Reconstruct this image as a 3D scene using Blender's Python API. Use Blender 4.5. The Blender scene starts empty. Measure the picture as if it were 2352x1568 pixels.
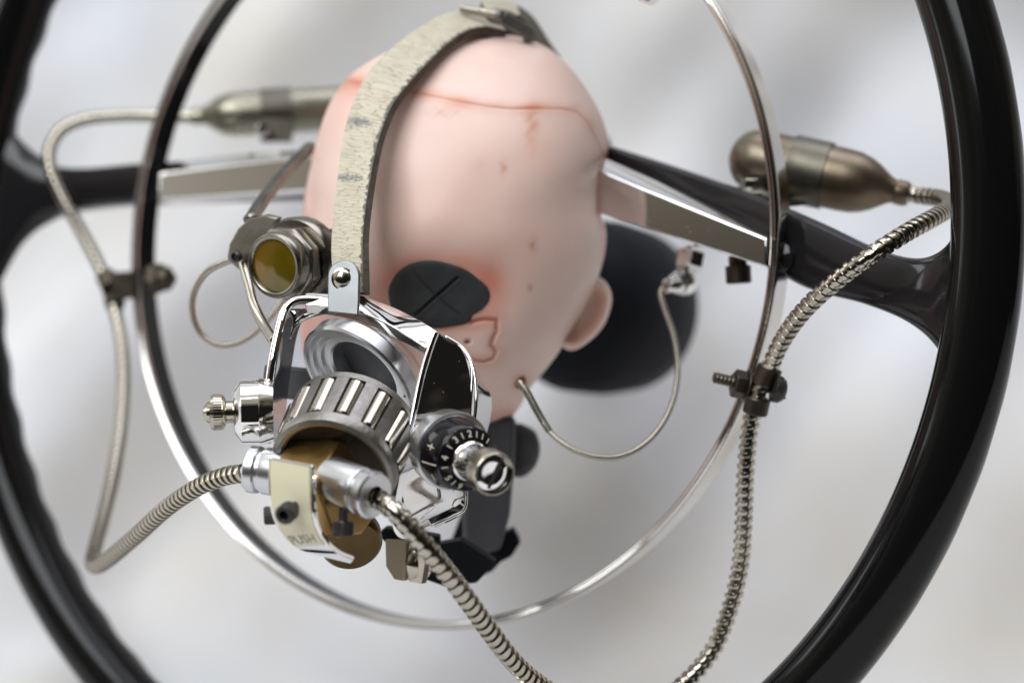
import bpy, math, random
import numpy as np
random.seed(4); RNG = np.random.RandomState(7)
# ------------------------------------------------------------------ camera, world, lights
F = 4500.0            # focal length in photo pixels (photo read at 2352 x 1568)
CAMZ = 0.187          # the camera stands 18.7 cm above the cloth covered table
scene = bpy.context.scene
cam_d = bpy.data.cameras.new("camera"); cam = bpy.data.objects.new("camera", cam_d)
scene.collection.objects.link(cam); scene.camera = cam
cam.location = (0, 0, CAMZ); cam.rotation_euler = (math.radians(90), 0, 0)
cam_d.sensor_width = 36; cam_d.lens = 36 * F / 2352; cam_d.clip_start = 0.02; cam_d.clip_end = 60
cam_d.dof.use_dof = True; cam_d.dof.focus_distance = 0.575; cam_d.dof.aperture_fstop = 6.1
cam_d.dof.aperture_blades = 0

world = bpy.data.worlds.new("World"); scene.world = world; world.use_nodes = True
wn = world.node_tree; wn.nodes.clear()
wo = wn.nodes.new("ShaderNodeOutputWorld"); bg = wn.nodes.new("ShaderNodeBackground")
tc = wn.nodes.new("ShaderNodeTexCoord"); mp = wn.nodes.new("ShaderNodeMapping"); nz = wn.nodes.new("ShaderNodeTexNoise")
cr = wn.nodes.new("ShaderNodeValToRGB")
mp.inputs["Scale"].default_value = (1.0, 1.0, 1.4)
nz.inputs["Scale"].default_value = 1.9; nz.inputs["Detail"].default_value = 2
cr.color_ramp.elements[0].position = 0.40; cr.color_ramp.elements[0].color = (0.012, 0.011, 0.010, 1)
cr.color_ramp.elements[1].position = 0.92; cr.color_ramp.elements[1].color = (0.95, 0.93, 0.88, 1)
e = cr.color_ramp.elements.new(0.60); e.color = (0.24, 0.21, 0.165, 1)
wn.links.new(tc.outputs["Generated"], mp.inputs["Vector"]); wn.links.new(mp.outputs[0], nz.inputs["Vector"])
dp = wn.nodes.new("ShaderNodeVectorMath"); dp.operation = 'DOT_PRODUCT'; dp.inputs[1].default_value = (-0.16, 0.24, 0.46)
wm = wn.nodes.new("ShaderNodeMath"); wm.operation = 'ADD'; wn.links.new(tc.outputs["Generated"], dp.inputs[0])
wn.links.new(dp.outputs["Value"], wm.inputs[0]); wm2 = wn.nodes.new('ShaderNodeMath'); wm2.operation = 'MULTIPLY_ADD'; wm2.inputs[1].default_value = .7; wm2.inputs[2].default_value = .14; wn.links.new(nz.outputs['Fac'], wm2.inputs[0]); wn.links.new(wm2.outputs[0], wm.inputs[1]); wn.links.new(wm.outputs[0], cr.inputs["Fac"]); wn.links.new(cr.outputs[0], bg.inputs["Color"])
bg.inputs["Strength"].default_value = 1.0; wn.links.new(bg.outputs[0], wo.inputs[0])

def area(name, loc, target, sx, sy, power, col):
    l = bpy.data.lights.new(name, 'AREA'); l.shape = 'RECTANGLE'; l.size = sx; l.size_y = sy; l.energy = power; l.color = col
    o = bpy.data.objects.new(name, l); scene.collection.objects.link(o); o.location = loc
    from mathutils import Vector
    o.rotation_euler = (Vector(target) - Vector(loc)).to_track_quat('-Z', 'Y').to_euler(); return o
# window at the left beside the camera (two tall panes), added overhead fill lamp to brighten the cloth, faint room light right
area("window_light_a", (-0.50, -0.40, 1.0), (-0.02, 0.7, 0.2), 0.8, 0.8, 13.5, (0.93, 0.97, 1.0))
area("window_light_b", (-1.2, 0.92, 0.7), (-0.02, 0.75, 0.2), 0.4, 0.9, 4, (0.95, 0.98, 1.0))
area("cloth_fill_light", (0.15, 0.50, 1.35), (0.05, 0.92, -0.05), 1.4, 0.8, 10, (0.82, 0.86, 1.0))
#area("room_light", (1.5, 0.5, 0.6), (0.1, 0.9, 0.2), 0.9, 0.9, 2.5, (1.0, 0.93, 0.82))
vs = scene.view_settings; vs.view_transform = 'Standard'; vs.look = 'None'; vs.exposure = 0.0; vs.gamma = 1.0
vs.use_curve_mapping = False

# ------------------------------------------------------------------ helpers (all lengths in cm until the mesh is made)
def P(px, py, d):
    """photo pixel + distance from the camera plane (cm) -> point (cm)"""
    return np.array([(px - 1176.0) / F * d, d, (784.0 - py) / F * d])
def PP(pts, d=None):
    return np.array([P(p[0], p[1], p[2] if d is None else d) for p in pts])
def nrmz(v): v = np.asarray(v, float); return v / np.linalg.norm(v)
def vec(ix, iy, dz): return nrmz((ix, dz, -iy))     # image right, image down, away
def frame(ax, hint=(0, 0, 1)):
    ax = nrmz(ax); h = np.asarray(hint, float)
    if abs(ax @ nrmz(h)) > .97: h = np.array([1., 0, 0])
    u = nrmz(np.cross(h, ax)); v = np.cross(ax, u); return u, v, ax
def catmull(pts, n, closed=False):
    pts = np.asarray(pts, float); m = len(pts)
    if closed: Q = np.vstack([pts[-1], pts, pts[0], pts[1]]); segs = m
    else: Q = np.vstack([2 * pts[0] - pts[1], pts, 2 * pts[-1] - pts[-2]]); segs = m - 1
    t = np.linspace(0, segs, n, endpoint=not closed); i = np.minimum(t.astype(int), segs - 1); f = (t - i)[:, None]
    a, b, c, d = Q[i], Q[i + 1], Q[i + 2], Q[i + 3]
    return .5 * (2 * b + (c - a) * f + (2 * a - 5 * b + 4 * c - d) * f ** 2 + (3 * b - a - 3 * c + d) * f ** 3)
def resample(pts, step):
    s = np.concatenate([[0], np.cumsum(np.linalg.norm(np.diff(pts, axis=0), axis=1))])
    n = max(3, int(s[-1] / step) + 1); q = np.linspace(0, s[-1], n)
    return np.stack([np.interp(q, s, pts[:, k]) for k in range(3)], 1), q
class MB:
    def __init__(s): s.v = []; s.f = []; s.mi = []; s.uv = []; s.n = 0
    def add(s, v, f, mi=0, uv=None):
        v = np.asarray(v, float); o = s.n; s.v.append(v); s.n += len(v)
        for k, q in enumerate(f):
            s.f.append([a + o for a in q]); s.mi.append(mi if isinstance(mi, int) else mi[k])
        s.uv.append(np.zeros((len(v), 2)) if uv is None else np.asarray(uv, float)); return s
def grid_faces(n, m, closed_m=True, closed_n=False):
    f = []
    for i in range(n if closed_n else n - 1):
        for j in range(m if closed_m else m - 1):
            i2 = (i + 1) % n; j2 = (j + 1) % m
            f.append((i * m + j, i * m + j2, i2 * m + j2, i2 * m + j))
    return f
def lathe(mb, c, ax, prof, n=48, hint=(0, 0, 1), mi=0, fn=None):
    """prof = [(t, r)] along ax from c"""
    u, v, a = frame(ax, hint); th = np.linspace(0, 2 * np.pi, n, endpoint=False); V = []
    for t, r in prof:
        rr = r * np.ones(n) if fn is None else fn(t, r, th)
        V.append(c + a * t + np.outer(rr * np.cos(th), u) + np.outer(rr * np.sin(th), v))
    V = np.vstack(V); f = grid_faces(len(prof), n); k = len(prof)
    if prof[0][1] > 1e-4: f.append(tuple(range(n - 1, -1, -1)))
    if prof[-1][1] > 1e-4: f.append(tuple(range((k - 1) * n, k * n)))
    return mb.add(V, f, mi)
def ring_lathe(mb, c, ax, prof, n=48, mi=0):
    """closed cross-section revolved (a ring)"""
    u, v, a = frame(ax); th = np.linspace(0, 2 * np.pi, n, endpoint=False)
    V = np.vstack([c + a * t + np.outer(r * np.cos(th), u) + np.outer(r * np.sin(th), v) for t, r in prof])
    return mb.add(V, grid_faces(len(prof), n, True, True), mi)
def rmf(pts, hint=(0, 0, 1)):
    T = np.gradient(pts, axis=0); T /= np.linalg.norm(T, axis=1)[:, None]
    u = frame(T[0], hint)[0]; U = [u]
    for i in range(1, len(pts)):
        u = u - T[i] * (u @ T[i]); u = u / np.linalg.norm(u); U.append(u)
    U = np.array(U); return T, U, np.cross(T, U)
def sweep(mb, pts, rad, n=16, cap=True, mi=0, flat=1.0, hint=(0, 0, 1)):
    T, U, V = rmf(pts, hint); th = np.linspace(0, 2 * np.pi, n, endpoint=False)
    R = np.asarray(rad, float)
    if R.ndim == 0: R = np.full((len(pts), n), float(R))
    elif R.ndim == 1: R = np.repeat(R[:, None], n, 1)
    W = pts[:, None] + R[..., None] * (np.cos(th)[None, :, None] * U[:, None] + flat * np.sin(th)[None, :, None] * V[:, None])
    f = grid_faces(len(pts), n)
    if cap: f += [tuple(range(n - 1, -1, -1)), tuple(range((len(pts) - 1) * n, len(pts) * n))]
    return mb.add(W.reshape(-1, 3), f, mi)
def prism(mb, pts, ext, mi=0):
    pts = np.asarray(pts, float); n = len(pts); V = np.vstack([pts, pts + np.asarray(ext)])
    f = [tuple(range(n)), tuple(range(2 * n - 1, n - 1, -1))] + [(i, i + n, (i + 1) % n + n, (i + 1) % n) for i in range(n)]
    return mb.add(V, f, mi)
def box(mb, c, ax, ux, l, w, h, mi=0):
    a = nrmz(ax); u = np.asarray(ux, float); u = nrmz(u - a * (u @ a)); v = np.cross(a, u)
    q = [c - a * l / 2 + su * u * w / 2 + sv * v * h / 2 for su, sv in ((-1, -1), (1, -1), (1, 1), (-1, 1))]
    return prism(mb, q, a * l, mi)
def hexa(mb, c, ax, r, h, chamf=.08, n=6, mi=0, rot=0):
    u, v, a = frame(ax); th = np.linspace(0, 2 * np.pi, n, endpoint=False) + rot
    V = np.vstack([c + a * t + np.outer(rr * np.cos(th), u) + np.outer(rr * np.sin(th), v)
                   for t, rr in ((0, r * (1 - chamf)), (h * .12, r), (h * .88, r), (h, r * (1 - chamf)))])
    return mb.add(V, grid_faces(4, n) + [tuple(range(n - 1, -1, -1)), tuple(range(3 * n, 4 * n))], mi)
def ribbon(mb, L, R, th, n=80, m=6, inward=None, side_mi=0, bulge=0.0):
    """strap between a left and a right edge curve; thickness goes away from the viewer's side"""
    L = catmull(L, n); R = catmull(R, n); T = np.gradient((L + R) / 2, axis=0)
    N = np.cross(R - L, T); N /= np.linalg.norm(N, axis=1)[:, None]
    if inward is not None:
        s = np.sign(N @ np.asarray(inward, float)); s[s == 0] = 1; N = N * (s[:, None] if True else 1)
    else: N = N * np.where(N[:, 1] < 0, -1, 1)[:, None]
    al = np.concatenate([[0], np.cumsum(np.linalg.norm(np.diff((L + R) / 2, axis=0), axis=1))])
    cols = []; uvs = []
    us = np.linspace(0, 1, m)
    for u in us: cols.append(L * (1 - u) + R * u - N * bulge * (1 - (2 * u - 1) ** 2)); uvs.append(np.stack([np.full(n, u), al], 1))
    for u in us[::-1]: cols.append(L * (1 - u) + R * u + N * th); uvs.append(np.stack([np.full(n, u), al], 1))
    V = np.stack(cols, 1).reshape(-1, 3); UV = np.stack(uvs, 1).reshape(-1, 2); k = 2 * m
    f = []; mi = []
    for i in range(n - 1):
        for j in range(k):
            j2 = (j + 1) % k; f.append((i * k + j, i * k + j2, (i + 1) * k + j2, (i + 1) * k + j))
            mi.append(0 if j < m - 1 else side_mi)
    f += [tuple(range(k - 1, -1, -1)), tuple(range((n - 1) * k, n * k))]; mi += [side_mi, side_mi]
    return mb.add(V, f, mi, UV)

ROOT = {}
def w2(p): return (p[0] * .01, p[1] * .01, p[2] * .01 + CAMZ)
def thing(name, loc, label, cat, group=None):
    o = bpy.data.objects.new(name, None); scene.collection.objects.link(o); o.empty_display_size = .01
    o.location = w2(loc); o['label'] = label; o['category'] = cat
    if group: o['group'] = group
    ROOT[o] = np.asarray(loc, float); return o
def make(mb, name, mats, parent=None, loc=None, smooth=True, angle=35, bevel=0, label=None, cat=None, group=None, kind=None, recalc=True):
    import bmesh
    V = np.vstack(mb.v)
    if parent is not None: base = ROOT[parent]
    else: base = V.mean(0) if loc is None else np.asarray(loc, float)
    me = bpy.data.meshes.new(name); me.from_pydata(((V - base) * .01).tolist(), [], mb.f)
    mats = mats if isinstance(mats, (list, tuple)) else [mats]
    for m in mats: me.materials.append(m)
    me.polygons.foreach_set('material_index', mb.mi)
    UV = np.vstack(mb.uv); ul = me.uv_layers.new(name="uv"); li = np.zeros(len(me.loops), int); me.loops.foreach_get('vertex_index', li)
    ul.data.foreach_set('uv', UV[li].ravel())
    me.validate()
    if recalc:
        bm = bmesh.new(); bm.from_mesh(me); bmesh.ops.recalc_face_normals(bm, faces=bm.faces); bm.to_mesh(me); bm.free()
    if smooth:
        me.polygons.foreach_set('use_smooth', [True] * len(me.polygons))
        if angle: me.set_sharp_from_angle(angle=math.radians(angle))
    o = bpy.data.objects.new(name, me); scene.collection.objects.link(o)
    if parent is not None: o.parent = parent
    else: o.location = w2(base)
    ROOT[o] = base
    if bevel:
        b = o.modifiers.new('bevel', 'BEVEL'); b.width = bevel * .01; b.segments = 3; b.limit_method = 'ANGLE'; b.angle_limit = math.radians(30)
    if label: o['label'] = label
    if cat: o['category'] = cat
    if group: o['group'] = group
    if kind: o['kind'] = kind
    return o

# ------------------------------------------------------------------ materials
def pbr(name, col, metal=0., rough=.4, var=.0, vscale=40, bump=0., bscale=200, coat=0., spec=None, rvar=.0, sss=0., specks=None, aniso=0, stretch=None, col2=None):
    m = bpy.data.materials.new(name); m.use_nodes = True; nt = m.node_tree; b = nt.nodes['Principled BSDF']
    b.inputs['Base Color'].default_value = (*col, 1); b.inputs['Metallic'].default_value = metal; b.inputs['Roughness'].default_value = rough
    if coat: b.inputs['Coat Weight'].default_value = coat; b.inputs['Coat Roughness'].default_value = .08
    if spec is not None: b.inputs['Specular IOR Level'].default_value = spec
    if sss:
        b.inputs['Subsurface Weight'].default_value = sss; b.inputs['Subsurface Radius'].default_value = (1, .45, .3); b.inputs['Subsurface Scale'].default_value = .006
    t = nt.nodes.new('ShaderNodeTexCoord'); mpn = nt.nodes.new('ShaderNodeMapping'); nt.links.new(t.outputs['Object'], mpn.inputs['Vector'])
    if stretch: mpn.inputs['Scale'].default_value = stretch
    def noise(sc, det=4):
        n = nt.nodes.new('ShaderNodeTexNoise'); n.inputs['Scale'].default_value = sc; n.inputs['Detail'].default_value = det
        nt.links.new(mpn.outputs[0], n.inputs['Vector']); return n
    colout = None
    if var or col2:
        n = noise(vscale); mx = nt.nodes.new('ShaderNodeMix'); mx.data_type = 'RGBA'
        mr = nt.nodes.new('ShaderNodeMapRange'); mr.inputs[1].default_value = .35; mr.inputs[2].default_value = .68
        nt.links.new(n.outputs['Fac'], mr.inputs[0]); nt.links.new(mr.outputs[0], mx.inputs[0])
        c2 = col2 if col2 else tuple(c * (1 - var) for c in col)
        mx.inputs[6].default_value = (*col, 1); mx.inputs[7].default_value = (*c2, 1); nt.links.new(mx.outputs[2], b.inputs['Base Color']); colout = mx.outputs[2]
    if rvar:
        n = noise(vscale * 2.3, 6); mr = nt.nodes.new('ShaderNodeMapRange'); mr.inputs[1].default_value = .3; mr.inputs[2].default_value = .7
        mr.inputs[3].default_value = max(0, rough - rvar); mr.inputs[4].default_value = rough + rvar
        nt.links.new(n.outputs['Fac'], mr.inputs[0]); nt.links.new(mr.outputs[0], b.inputs['Roughness'])
    last = None
    if bump:
        n = noise(bscale, 3); bp = nt.nodes.new('ShaderNodeBump'); bp.inputs['Strength'].default_value = bump; bp.inputs['Distance'].default_value = .0006
        nt.links.new(n.outputs['Fac'], bp.inputs['Height']); nt.links.new(bp.outputs[0], b.inputs['Normal']); last = bp
    if specks:      # pits in old plating
        vo = nt.nodes.new('ShaderNodeTexVoronoi'); vo.inputs['Scale'].default_value = specks[0]; nt.links.new(mpn.outputs[0], vo.inputs['Vector'])
        mr = nt.nodes.new('ShaderNodeMapRange'); mr.inputs[1].default_value = specks[1]; mr.inputs[2].default_value = specks[1] * 1.8; nt.links.new(vo.outputs['Distance'], mr.inputs[0])
        bp = nt.nodes.new('ShaderNodeBump'); bp.inputs['Strength'].default_value = .6; bp.inputs['Distance'].default_value = .0004
        nt.links.new(mr.outputs[0], bp.inputs['Height']); nt.links.new(bp.outputs[0], b.inputs['Normal']); nt.links.new(mr.outputs[0], b.inputs['Metallic'])
        if last: nt.links.new(last.outputs[0], bp.inputs['Normal'])
    return m
CHROME = pbr('chrome', (.80, .79, .78), 1, .035, rvar=.03, vscale=60, specks=(420, .026))
CHROME_S = pbr('smooth_chrome', (.82, .80, .78), 1, .05, rvar=.04, vscale=50)
NICKEL = pbr('nickel', (.44, .405, .34), 1, .17, rvar=.04, vscale=90)
BLUED = pbr('cage_steel', (.27, .255, .23), 1, .40, var=.25, vscale=120, bump=.25, bscale=900, rvar=.08)
ROLLER = pbr('ground_roller_steel', (.50, .455, .38), 1, .20)
ALU = pbr('turned_aluminium', (.60, .61, .62), 1, .29)
BRASS = pbr('aged_brass', (.46, .29, .10), 1, .40, var=.2, vscale=70, rvar=.05)
DKBRASS = pbr('dark_brass', (.11, .075, .035), 1, .33, var=.4, vscale=50, rvar=.1)
OXIDE = pbr('black_oxide_screw', (.045, .042, .04), .5, .38, var=.3, vscale=200, bump=.2, bscale=900)
BLACKG = pbr('black_enamel_and_reflection', (.012, .011, .012), 0, .10, spec=.34)
BLACKD = pbr('dial_black_enamel', (.006, .005, .006), 0, .10, spec=.28)
BAKE = pbr('black_bakelite', (.005, .005, .005), 0, .12, spec=.20, vscale=14)
ENAMEL = pbr('cream_enamel', (.66, .62, .44), 0, .28, var=.10, vscale=30, coat=.2, bump=.03, bscale=300)
WHITEP = pbr('white_engraving', (.78, .74, .62), 0, .5)
DARKP = pbr('dark_bronze', (.10, .085, .065), 1, .4, var=.4, vscale=70, rvar=.1)
PEWTER = pbr('brown_pewter', (.22, .19, .14), .9, .36, vscale=32, rvar=.06, col2=(.12, .085, .055), bump=.08, bscale=260)
PEWTER2 = pbr('pale_nickel_canister', (.33, .31, .24), 1, .30, var=.3, vscale=40, rvar=.06)
RUBBER = pbr('dark_rubber', (.008, .009, .012), 0, .6, spec=.12, var=.2, vscale=60, bump=.2, bscale=600)
GREYMET = pbr('dark_grey_casting', (.075, .076, .084), .1, .5, var=.3, vscale=40, bump=.25, bscale=300)
CLAY = pbr('black_clay', (.022, .023, .025), 0, .72, var=.25, vscale=110, bump=.3, bscale=900, col2=(.034, .034, .034))
ORANGE = pbr('copper_grommet', (.55, .27, .08), 1, .3, var=.3, vscale=300)
GROOVE = pbr('grimy_groove', (.035, .03, .025), .6, .5)
TARN = pbr('dark_tarnished_band', (.15, .138, .11), .95, .40, var=.35, vscale=60, rvar=.06)
DKMETAL = pbr('tarnished_steel', (.22, .205, .175), 1, .3, var=.35, vscale=60, rvar=.1)

def skin_material():
    m = pbr('doll_vinyl', (.76, .56, .47), 0, .42, sss=.25, bump=.05, bscale=160, coat=.05)
    nt = m.node_tree; b = nt.nodes['Principled BSDF']
    ca = nt.nodes.new('ShaderNodeVertexColor'); ca.layer_name = 'paint'
    n = nt.nodes.new('ShaderNodeTexNoise'); n.inputs['Scale'].default_value = 55; n.inputs['Detail'].default_value = 5
    t = [q for q in nt.nodes if q.type == 'TEX_COORD'][0]; nt.links.new(t.outputs['Object'], n.inputs['Vector'])
    mr = nt.nodes.new('ShaderNodeMapRange'); mr.inputs[1].default_value = .3; mr.inputs[2].default_value = .75; mr.inputs[3].default_value = 1.0; mr.inputs[4].default_value = .93
    nt.links.new(n.outputs['Fac'], mr.inputs[0])
    mx = nt.nodes.new('ShaderNodeMix'); mx.data_type = 'RGBA'; mx.blend_type = 'MULTIPLY'; mx.inputs[0].default_value = 1
    nt.links.new(ca.outputs['Color'], mx.inputs[6]); nt.links.new(mr.outputs[0], mx.inputs[7]); nt.links.new(mx.outputs[2], b.inputs['Base Color'])
    return m
SKIN = skin_material()

def leather_material():
    m = bpy.data.materials.new('cracked_cream_leather'); m.use_nodes = True; nt = m.node_tree; b = nt.nodes['Principled BSDF']; N = nt.nodes.new; L = nt.links.new
    b.inputs['Roughness'].default_value = .62
    t = N('ShaderNodeTexCoord'); mpn = N('ShaderNodeMapping'); mpn.inputs['Scale'].default_value = (2.2, 10.0, 1); L(t.outputs['UV'], mpn.inputs[0])
    nz = N('ShaderNodeTexNoise'); nz.inputs['Scale'].default_value = 2.5; nz.inputs['Detail'].default_value = 4; L(mpn.outputs[0], nz.inputs['Vector'])
    ad = N('ShaderNodeMix'); ad.data_type = 'VECTOR'; ad.inputs[0].default_value = .28; L(mpn.outputs[0], ad.inputs[4]); L(nz.outputs['Color'], ad.inputs[5])
    vo = N('ShaderNodeTexVoronoi'); vo.feature = 'DISTANCE_TO_EDGE'; vo.inputs['Scale'].default_value = 1.6; L(ad.outputs[1], vo.inputs['Vector'])
    mr = N('ShaderNodeMapRange'); mr.inputs[1].default_value = 0.0; mr.inputs[2].default_value = .055; L(vo.outputs['Distance'], mr.inputs[0])
    n3 = N('ShaderNodeTexNoise'); n3.inputs['Scale'].default_value = 1.2; n3.inputs['Detail'].default_value = 2; L(mpn.outputs[0], n3.inputs['Vector'])
    m3 = N('ShaderNodeMapRange'); m3.inputs[1].default_value = .42; m3.inputs[2].default_value = .58; L(n3.outputs['Fac'], m3.inputs[0])
    cm = N('ShaderNodeMath'); cm.operation = 'MAXIMUM'; L(mr.outputs[0], cm.inputs[0]); L(m3.outputs[0], cm.inputs[1])   # cracks only in worn zones
    n2 = N('ShaderNodeTexNoise'); n2.inputs['Scale'].default_value = 1.6; n2.inputs['Detail'].default_value = 6; L(t.outputs['UV'], n2.inputs['Vector'])
    rp = N('ShaderNodeValToRGB'); rp.color_ramp.elements[0].position = .35; rp.color_ramp.elements[0].color = (.60, .55, .42, 1)
    rp.color_ramp.elements[1].position = .7; rp.color_ramp.elements[1].color = (.52, .47, .35, 1); L(n2.outputs['Fac'], rp.inputs[0])
    mx = N('ShaderNodeMix'); mx.data_type = 'RGBA'; mx.inputs[6].default_value = (.44, .39, .28, 1); L(cm.outputs[0], mx.inputs[0]); L(rp.outputs[0], mx.inputs[7])
    # frayed dark edge
    sx = N('ShaderNodeSeparateXYZ'); L(t.outputs['UV'], sx.inputs[0])
    n4 = N('ShaderNodeTexNoise'); n4.inputs['Scale'].default_value = 5; n4.inputs['Detail'].default_value = 4; L(t.outputs['UV'], n4.inputs['Vector'])
    ma = N('ShaderNodeMath'); ma.operation = 'MULTIPLY_ADD'; ma.inputs[1].default_value = .34; L(n4.outputs['Fac'], ma.inputs[0]); L(sx.outputs[0], ma.inputs[2])
    me = N('ShaderNodeMapRange'); me.inputs[1].default_value = 1.09; me.inputs[2].default_value = 1.14; L(ma.outputs[0], me.inputs[0])
    m2 = N('ShaderNodeMix'); m2.data_type = 'RGBA'; m2.inputs[7].default_value = (.13, .115, .085, 1); L(me.outputs[0], m2.inputs[0]); L(mx.outputs[2], m2.inputs[6])
    # two ink smudges
    prev = m2.outputs[2]
    for (cu, cv, ru, rv) in ((.34, 6.1, .45, .30), (.40, 3.95, .55, .2)):
        s1 = N('ShaderNodeMath'); s1.operation = 'SUBTRACT'; s1.inputs[1].default_value = cu; L(sx.outputs[0], s1.inputs[0])
        s2 = N('ShaderNodeMath'); s2.operation = 'DIVIDE'; s2.inputs[1].default_value = ru; L(s1.outputs[0], s2.inputs[0])
        s3 = N('ShaderNodeMath'); s3.operation = 'SUBTRACT'; s3.inputs[1].default_value = cv; L(sx.outputs[1], s3.inputs[0])
        s4 = N('ShaderNodeMath'); s4.operation = 'DIVIDE'; s4.inputs[1].default_value = rv; L(s3.outputs[0], s4.inputs[0])
        p1 = N('ShaderNodeMath'); p1.operation = 'MULTIPLY'; L(s2.outputs[0], p1.inputs[0]); L(s2.outputs[0], p1.inputs[1])
        p2 = N('ShaderNodeMath'); p2.operation = 'MULTIPLY_ADD'; L(s4.outputs[0], p2.inputs[0]); L(s4.outputs[0], p2.inputs[1]); L(p1.outputs[0], p2.inputs[2])
        n5 = N('ShaderNodeTexNoise'); n5.inputs['Scale'].default_value = 9; L(t.outputs['UV'], n5.inputs['Vector'])
        p3 = N('ShaderNodeMath'); p3.operation = 'MULTIPLY_ADD'; p3.inputs[1].default_value = 2.4; L(n5.outputs['Fac'], p3.inputs[0]); L(p2.outputs[0], p3.inputs[2])
        q = N('ShaderNodeMapRange'); q.inputs[1].default_value = 1.2; q.inputs[2].default_value = 2.0; q.inputs[3].default_value = .75; q.inputs[4].default_value = 0; L(p3.outputs[0], q.inputs[0])
        m4 = N('ShaderNodeMix'); m4.data_type = 'RGBA'; m4.inputs[7].default_value = (.10, .12, .13, 1); L(q.outputs[0], m4.inputs[0]); L(prev, m4.inputs[6]); prev = m4.outputs[2]
    L(prev, b.inputs['Base Color'])
    bp = N('ShaderNodeBump'); bp.inputs['Strength'].default_value = .7; bp.inputs['Distance'].default_value = .0004; L(cm.outputs[0], bp.inputs['Height'])
    bp2 = N('ShaderNodeBump'); bp2.inputs['Strength'].default_value = .35; bp2.inputs['Distance'].default_value = .0003; L(n4.outputs['Fac'], bp2.inputs['Height']); L(bp.outputs[0], bp2.inputs['Normal']); L(bp2.outputs[0], b.inputs['Normal'])
    return m
LEATHER = leather_material()
LEDGE = pbr('leather_cut_edge', (.12, .10, .075), 0, .85, var=.5, vscale=260, bump=.8, bscale=700)
def cloth_material():
    m = pbr('white_cotton', (.70, .71, .735), 0, .85, col2=(.64, .61, .55), vscale=6, bump=.25, bscale=900)  # beige patches: warm shade on the cloth put into its colour
    return m
CLOTH = cloth_material()
def lens_material():
    m = pbr('amber_lens', (.20, .10, .004), .25, .09, vscale=60, col2=(.085, .08, .004), coat=.5); return m
AMBER = lens_material()

# ------------------------------------------------------------------ backdrop: white cloth over a table, swept up behind
def cloth():
    nx, ns = 260, 300; xs = np.linspace(-150, 150, nx); prof = []
    for s in np.linspace(0, 1, ns):
        L = 68 + 38 * np.pi / 2 + 130; q = s * L
        if q < 68: prof.append((34 + q * 24 / 68, -18.7))
        elif q < 68 + 38 * np.pi / 2:
            a = (q - 68) / 38; prof.append((58 + 38 * math.sin(a), -18.7 + 38 * (1 - math.cos(a))))
        else: prof.append((96, -18.7 + 38 + (q - 68 - 38 * np.pi / 2)))
    prof = np.array(prof); T = np.gradient(prof, axis=0); T /= np.linalg.norm(T, axis=1)[:, None]; Nn = np.stack([-T[:, 1], T[:, 0]], 1)
    S = np.linspace(0, L, ns); X, SS = np.meshgrid(xs, S)
    h = np.zeros_like(X); r = np.random.RandomState(3)
    for k in range(34):       # soft folds running in varied directions
        a = r.uniform(-.9, .9) + (math.pi / 2 if k % 3 == 0 else 0); wl = r.uniform(5, 24); ph = r.uniform(0, 6.28)
        cx, cs = r.uniform(-45, 45), r.uniform(85, 190); R0 = r.uniform(12, 34)
        w = np.exp(-((X - cx) ** 2 + (SS - cs) ** 2) / R0 ** 2); q = (X * math.cos(a) + SS * math.sin(a)) / wl * 6.28
        h += w * (np.abs(np.sin(q / 2 + ph)) ** 1.5 - .5) * wl * .15
    near = np.clip((SS - 70) / 40, 0, 1) * .8; h *= .25 + .75 * near
    V = np.stack([X, prof[:, 0][:, None] + Nn[:, 0][:, None] * h, prof[:, 1][:, None] + Nn[:, 1][:, None] * h + 0 * X], -1).reshape(-1, 3)
    f = grid_faces(ns, nx, False); mb = MB().add(V, f)
    make(mb, 'backdrop_cloth', CLOTH, loc=(0, 100, -18.7), angle=0, kind='structure', recalc=False)
cloth()

# ------------------------------------------------------------------ steering wheel
th_, ph_ = -.538, .027
WN = np.array([math.sin(th_) * math.cos(ph_), -math.cos(th_) * math.cos(ph_), math.sin(ph_)])   # towards the viewer
WV = nrmz(np.array([0, 0, 1.]) - WN * WN[2]); WU = nrmz(np.cross(WN, WV)) * -1
if WU[0] < 0: WU = -WU
WC = np.array([-3.035, 68.845, 3.427])
def W(u, v, w=0): return WC + u * WU + v * WV + w * WN
def onplane(px, py, w=0):
    r = P(px, py, 1.0); t = ((WC + w * WN) @ WN) / (r @ WN); return r * t
wheel = thing('steering_wheel', W(0, -21.5, 1.4), 'glossy black steering wheel with a chrome horn ring around the doll head', 'steering wheel')
def rim():
    n, m = 420, 40; V = []; RR = 20.55; tt = np.linspace(0, 2 * np.pi, n, endpoint=False); pp = np.linspace(0, 2 * np.pi, m, endpoint=False)
    for t in tt:
        c, s = math.cos(t), math.sin(t)
        for p in pp:
            r = 1.07; cp, sp = math.cos(p), math.sin(p)
            g = max(0, -sp * 1.1 - .25); r += .10 * g * (math.cos(t * 56))          # finger grips on the inner back side
            V.append(W((RR + r * cp) * c, (RR + r * cp) * s, 1.43 + 1.05 * r * sp))
    mb = MB().add(V, grid_faces(n, m, True, True)); make(mb, 'rim', BAKE, wheel, angle=0)
rim()
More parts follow.
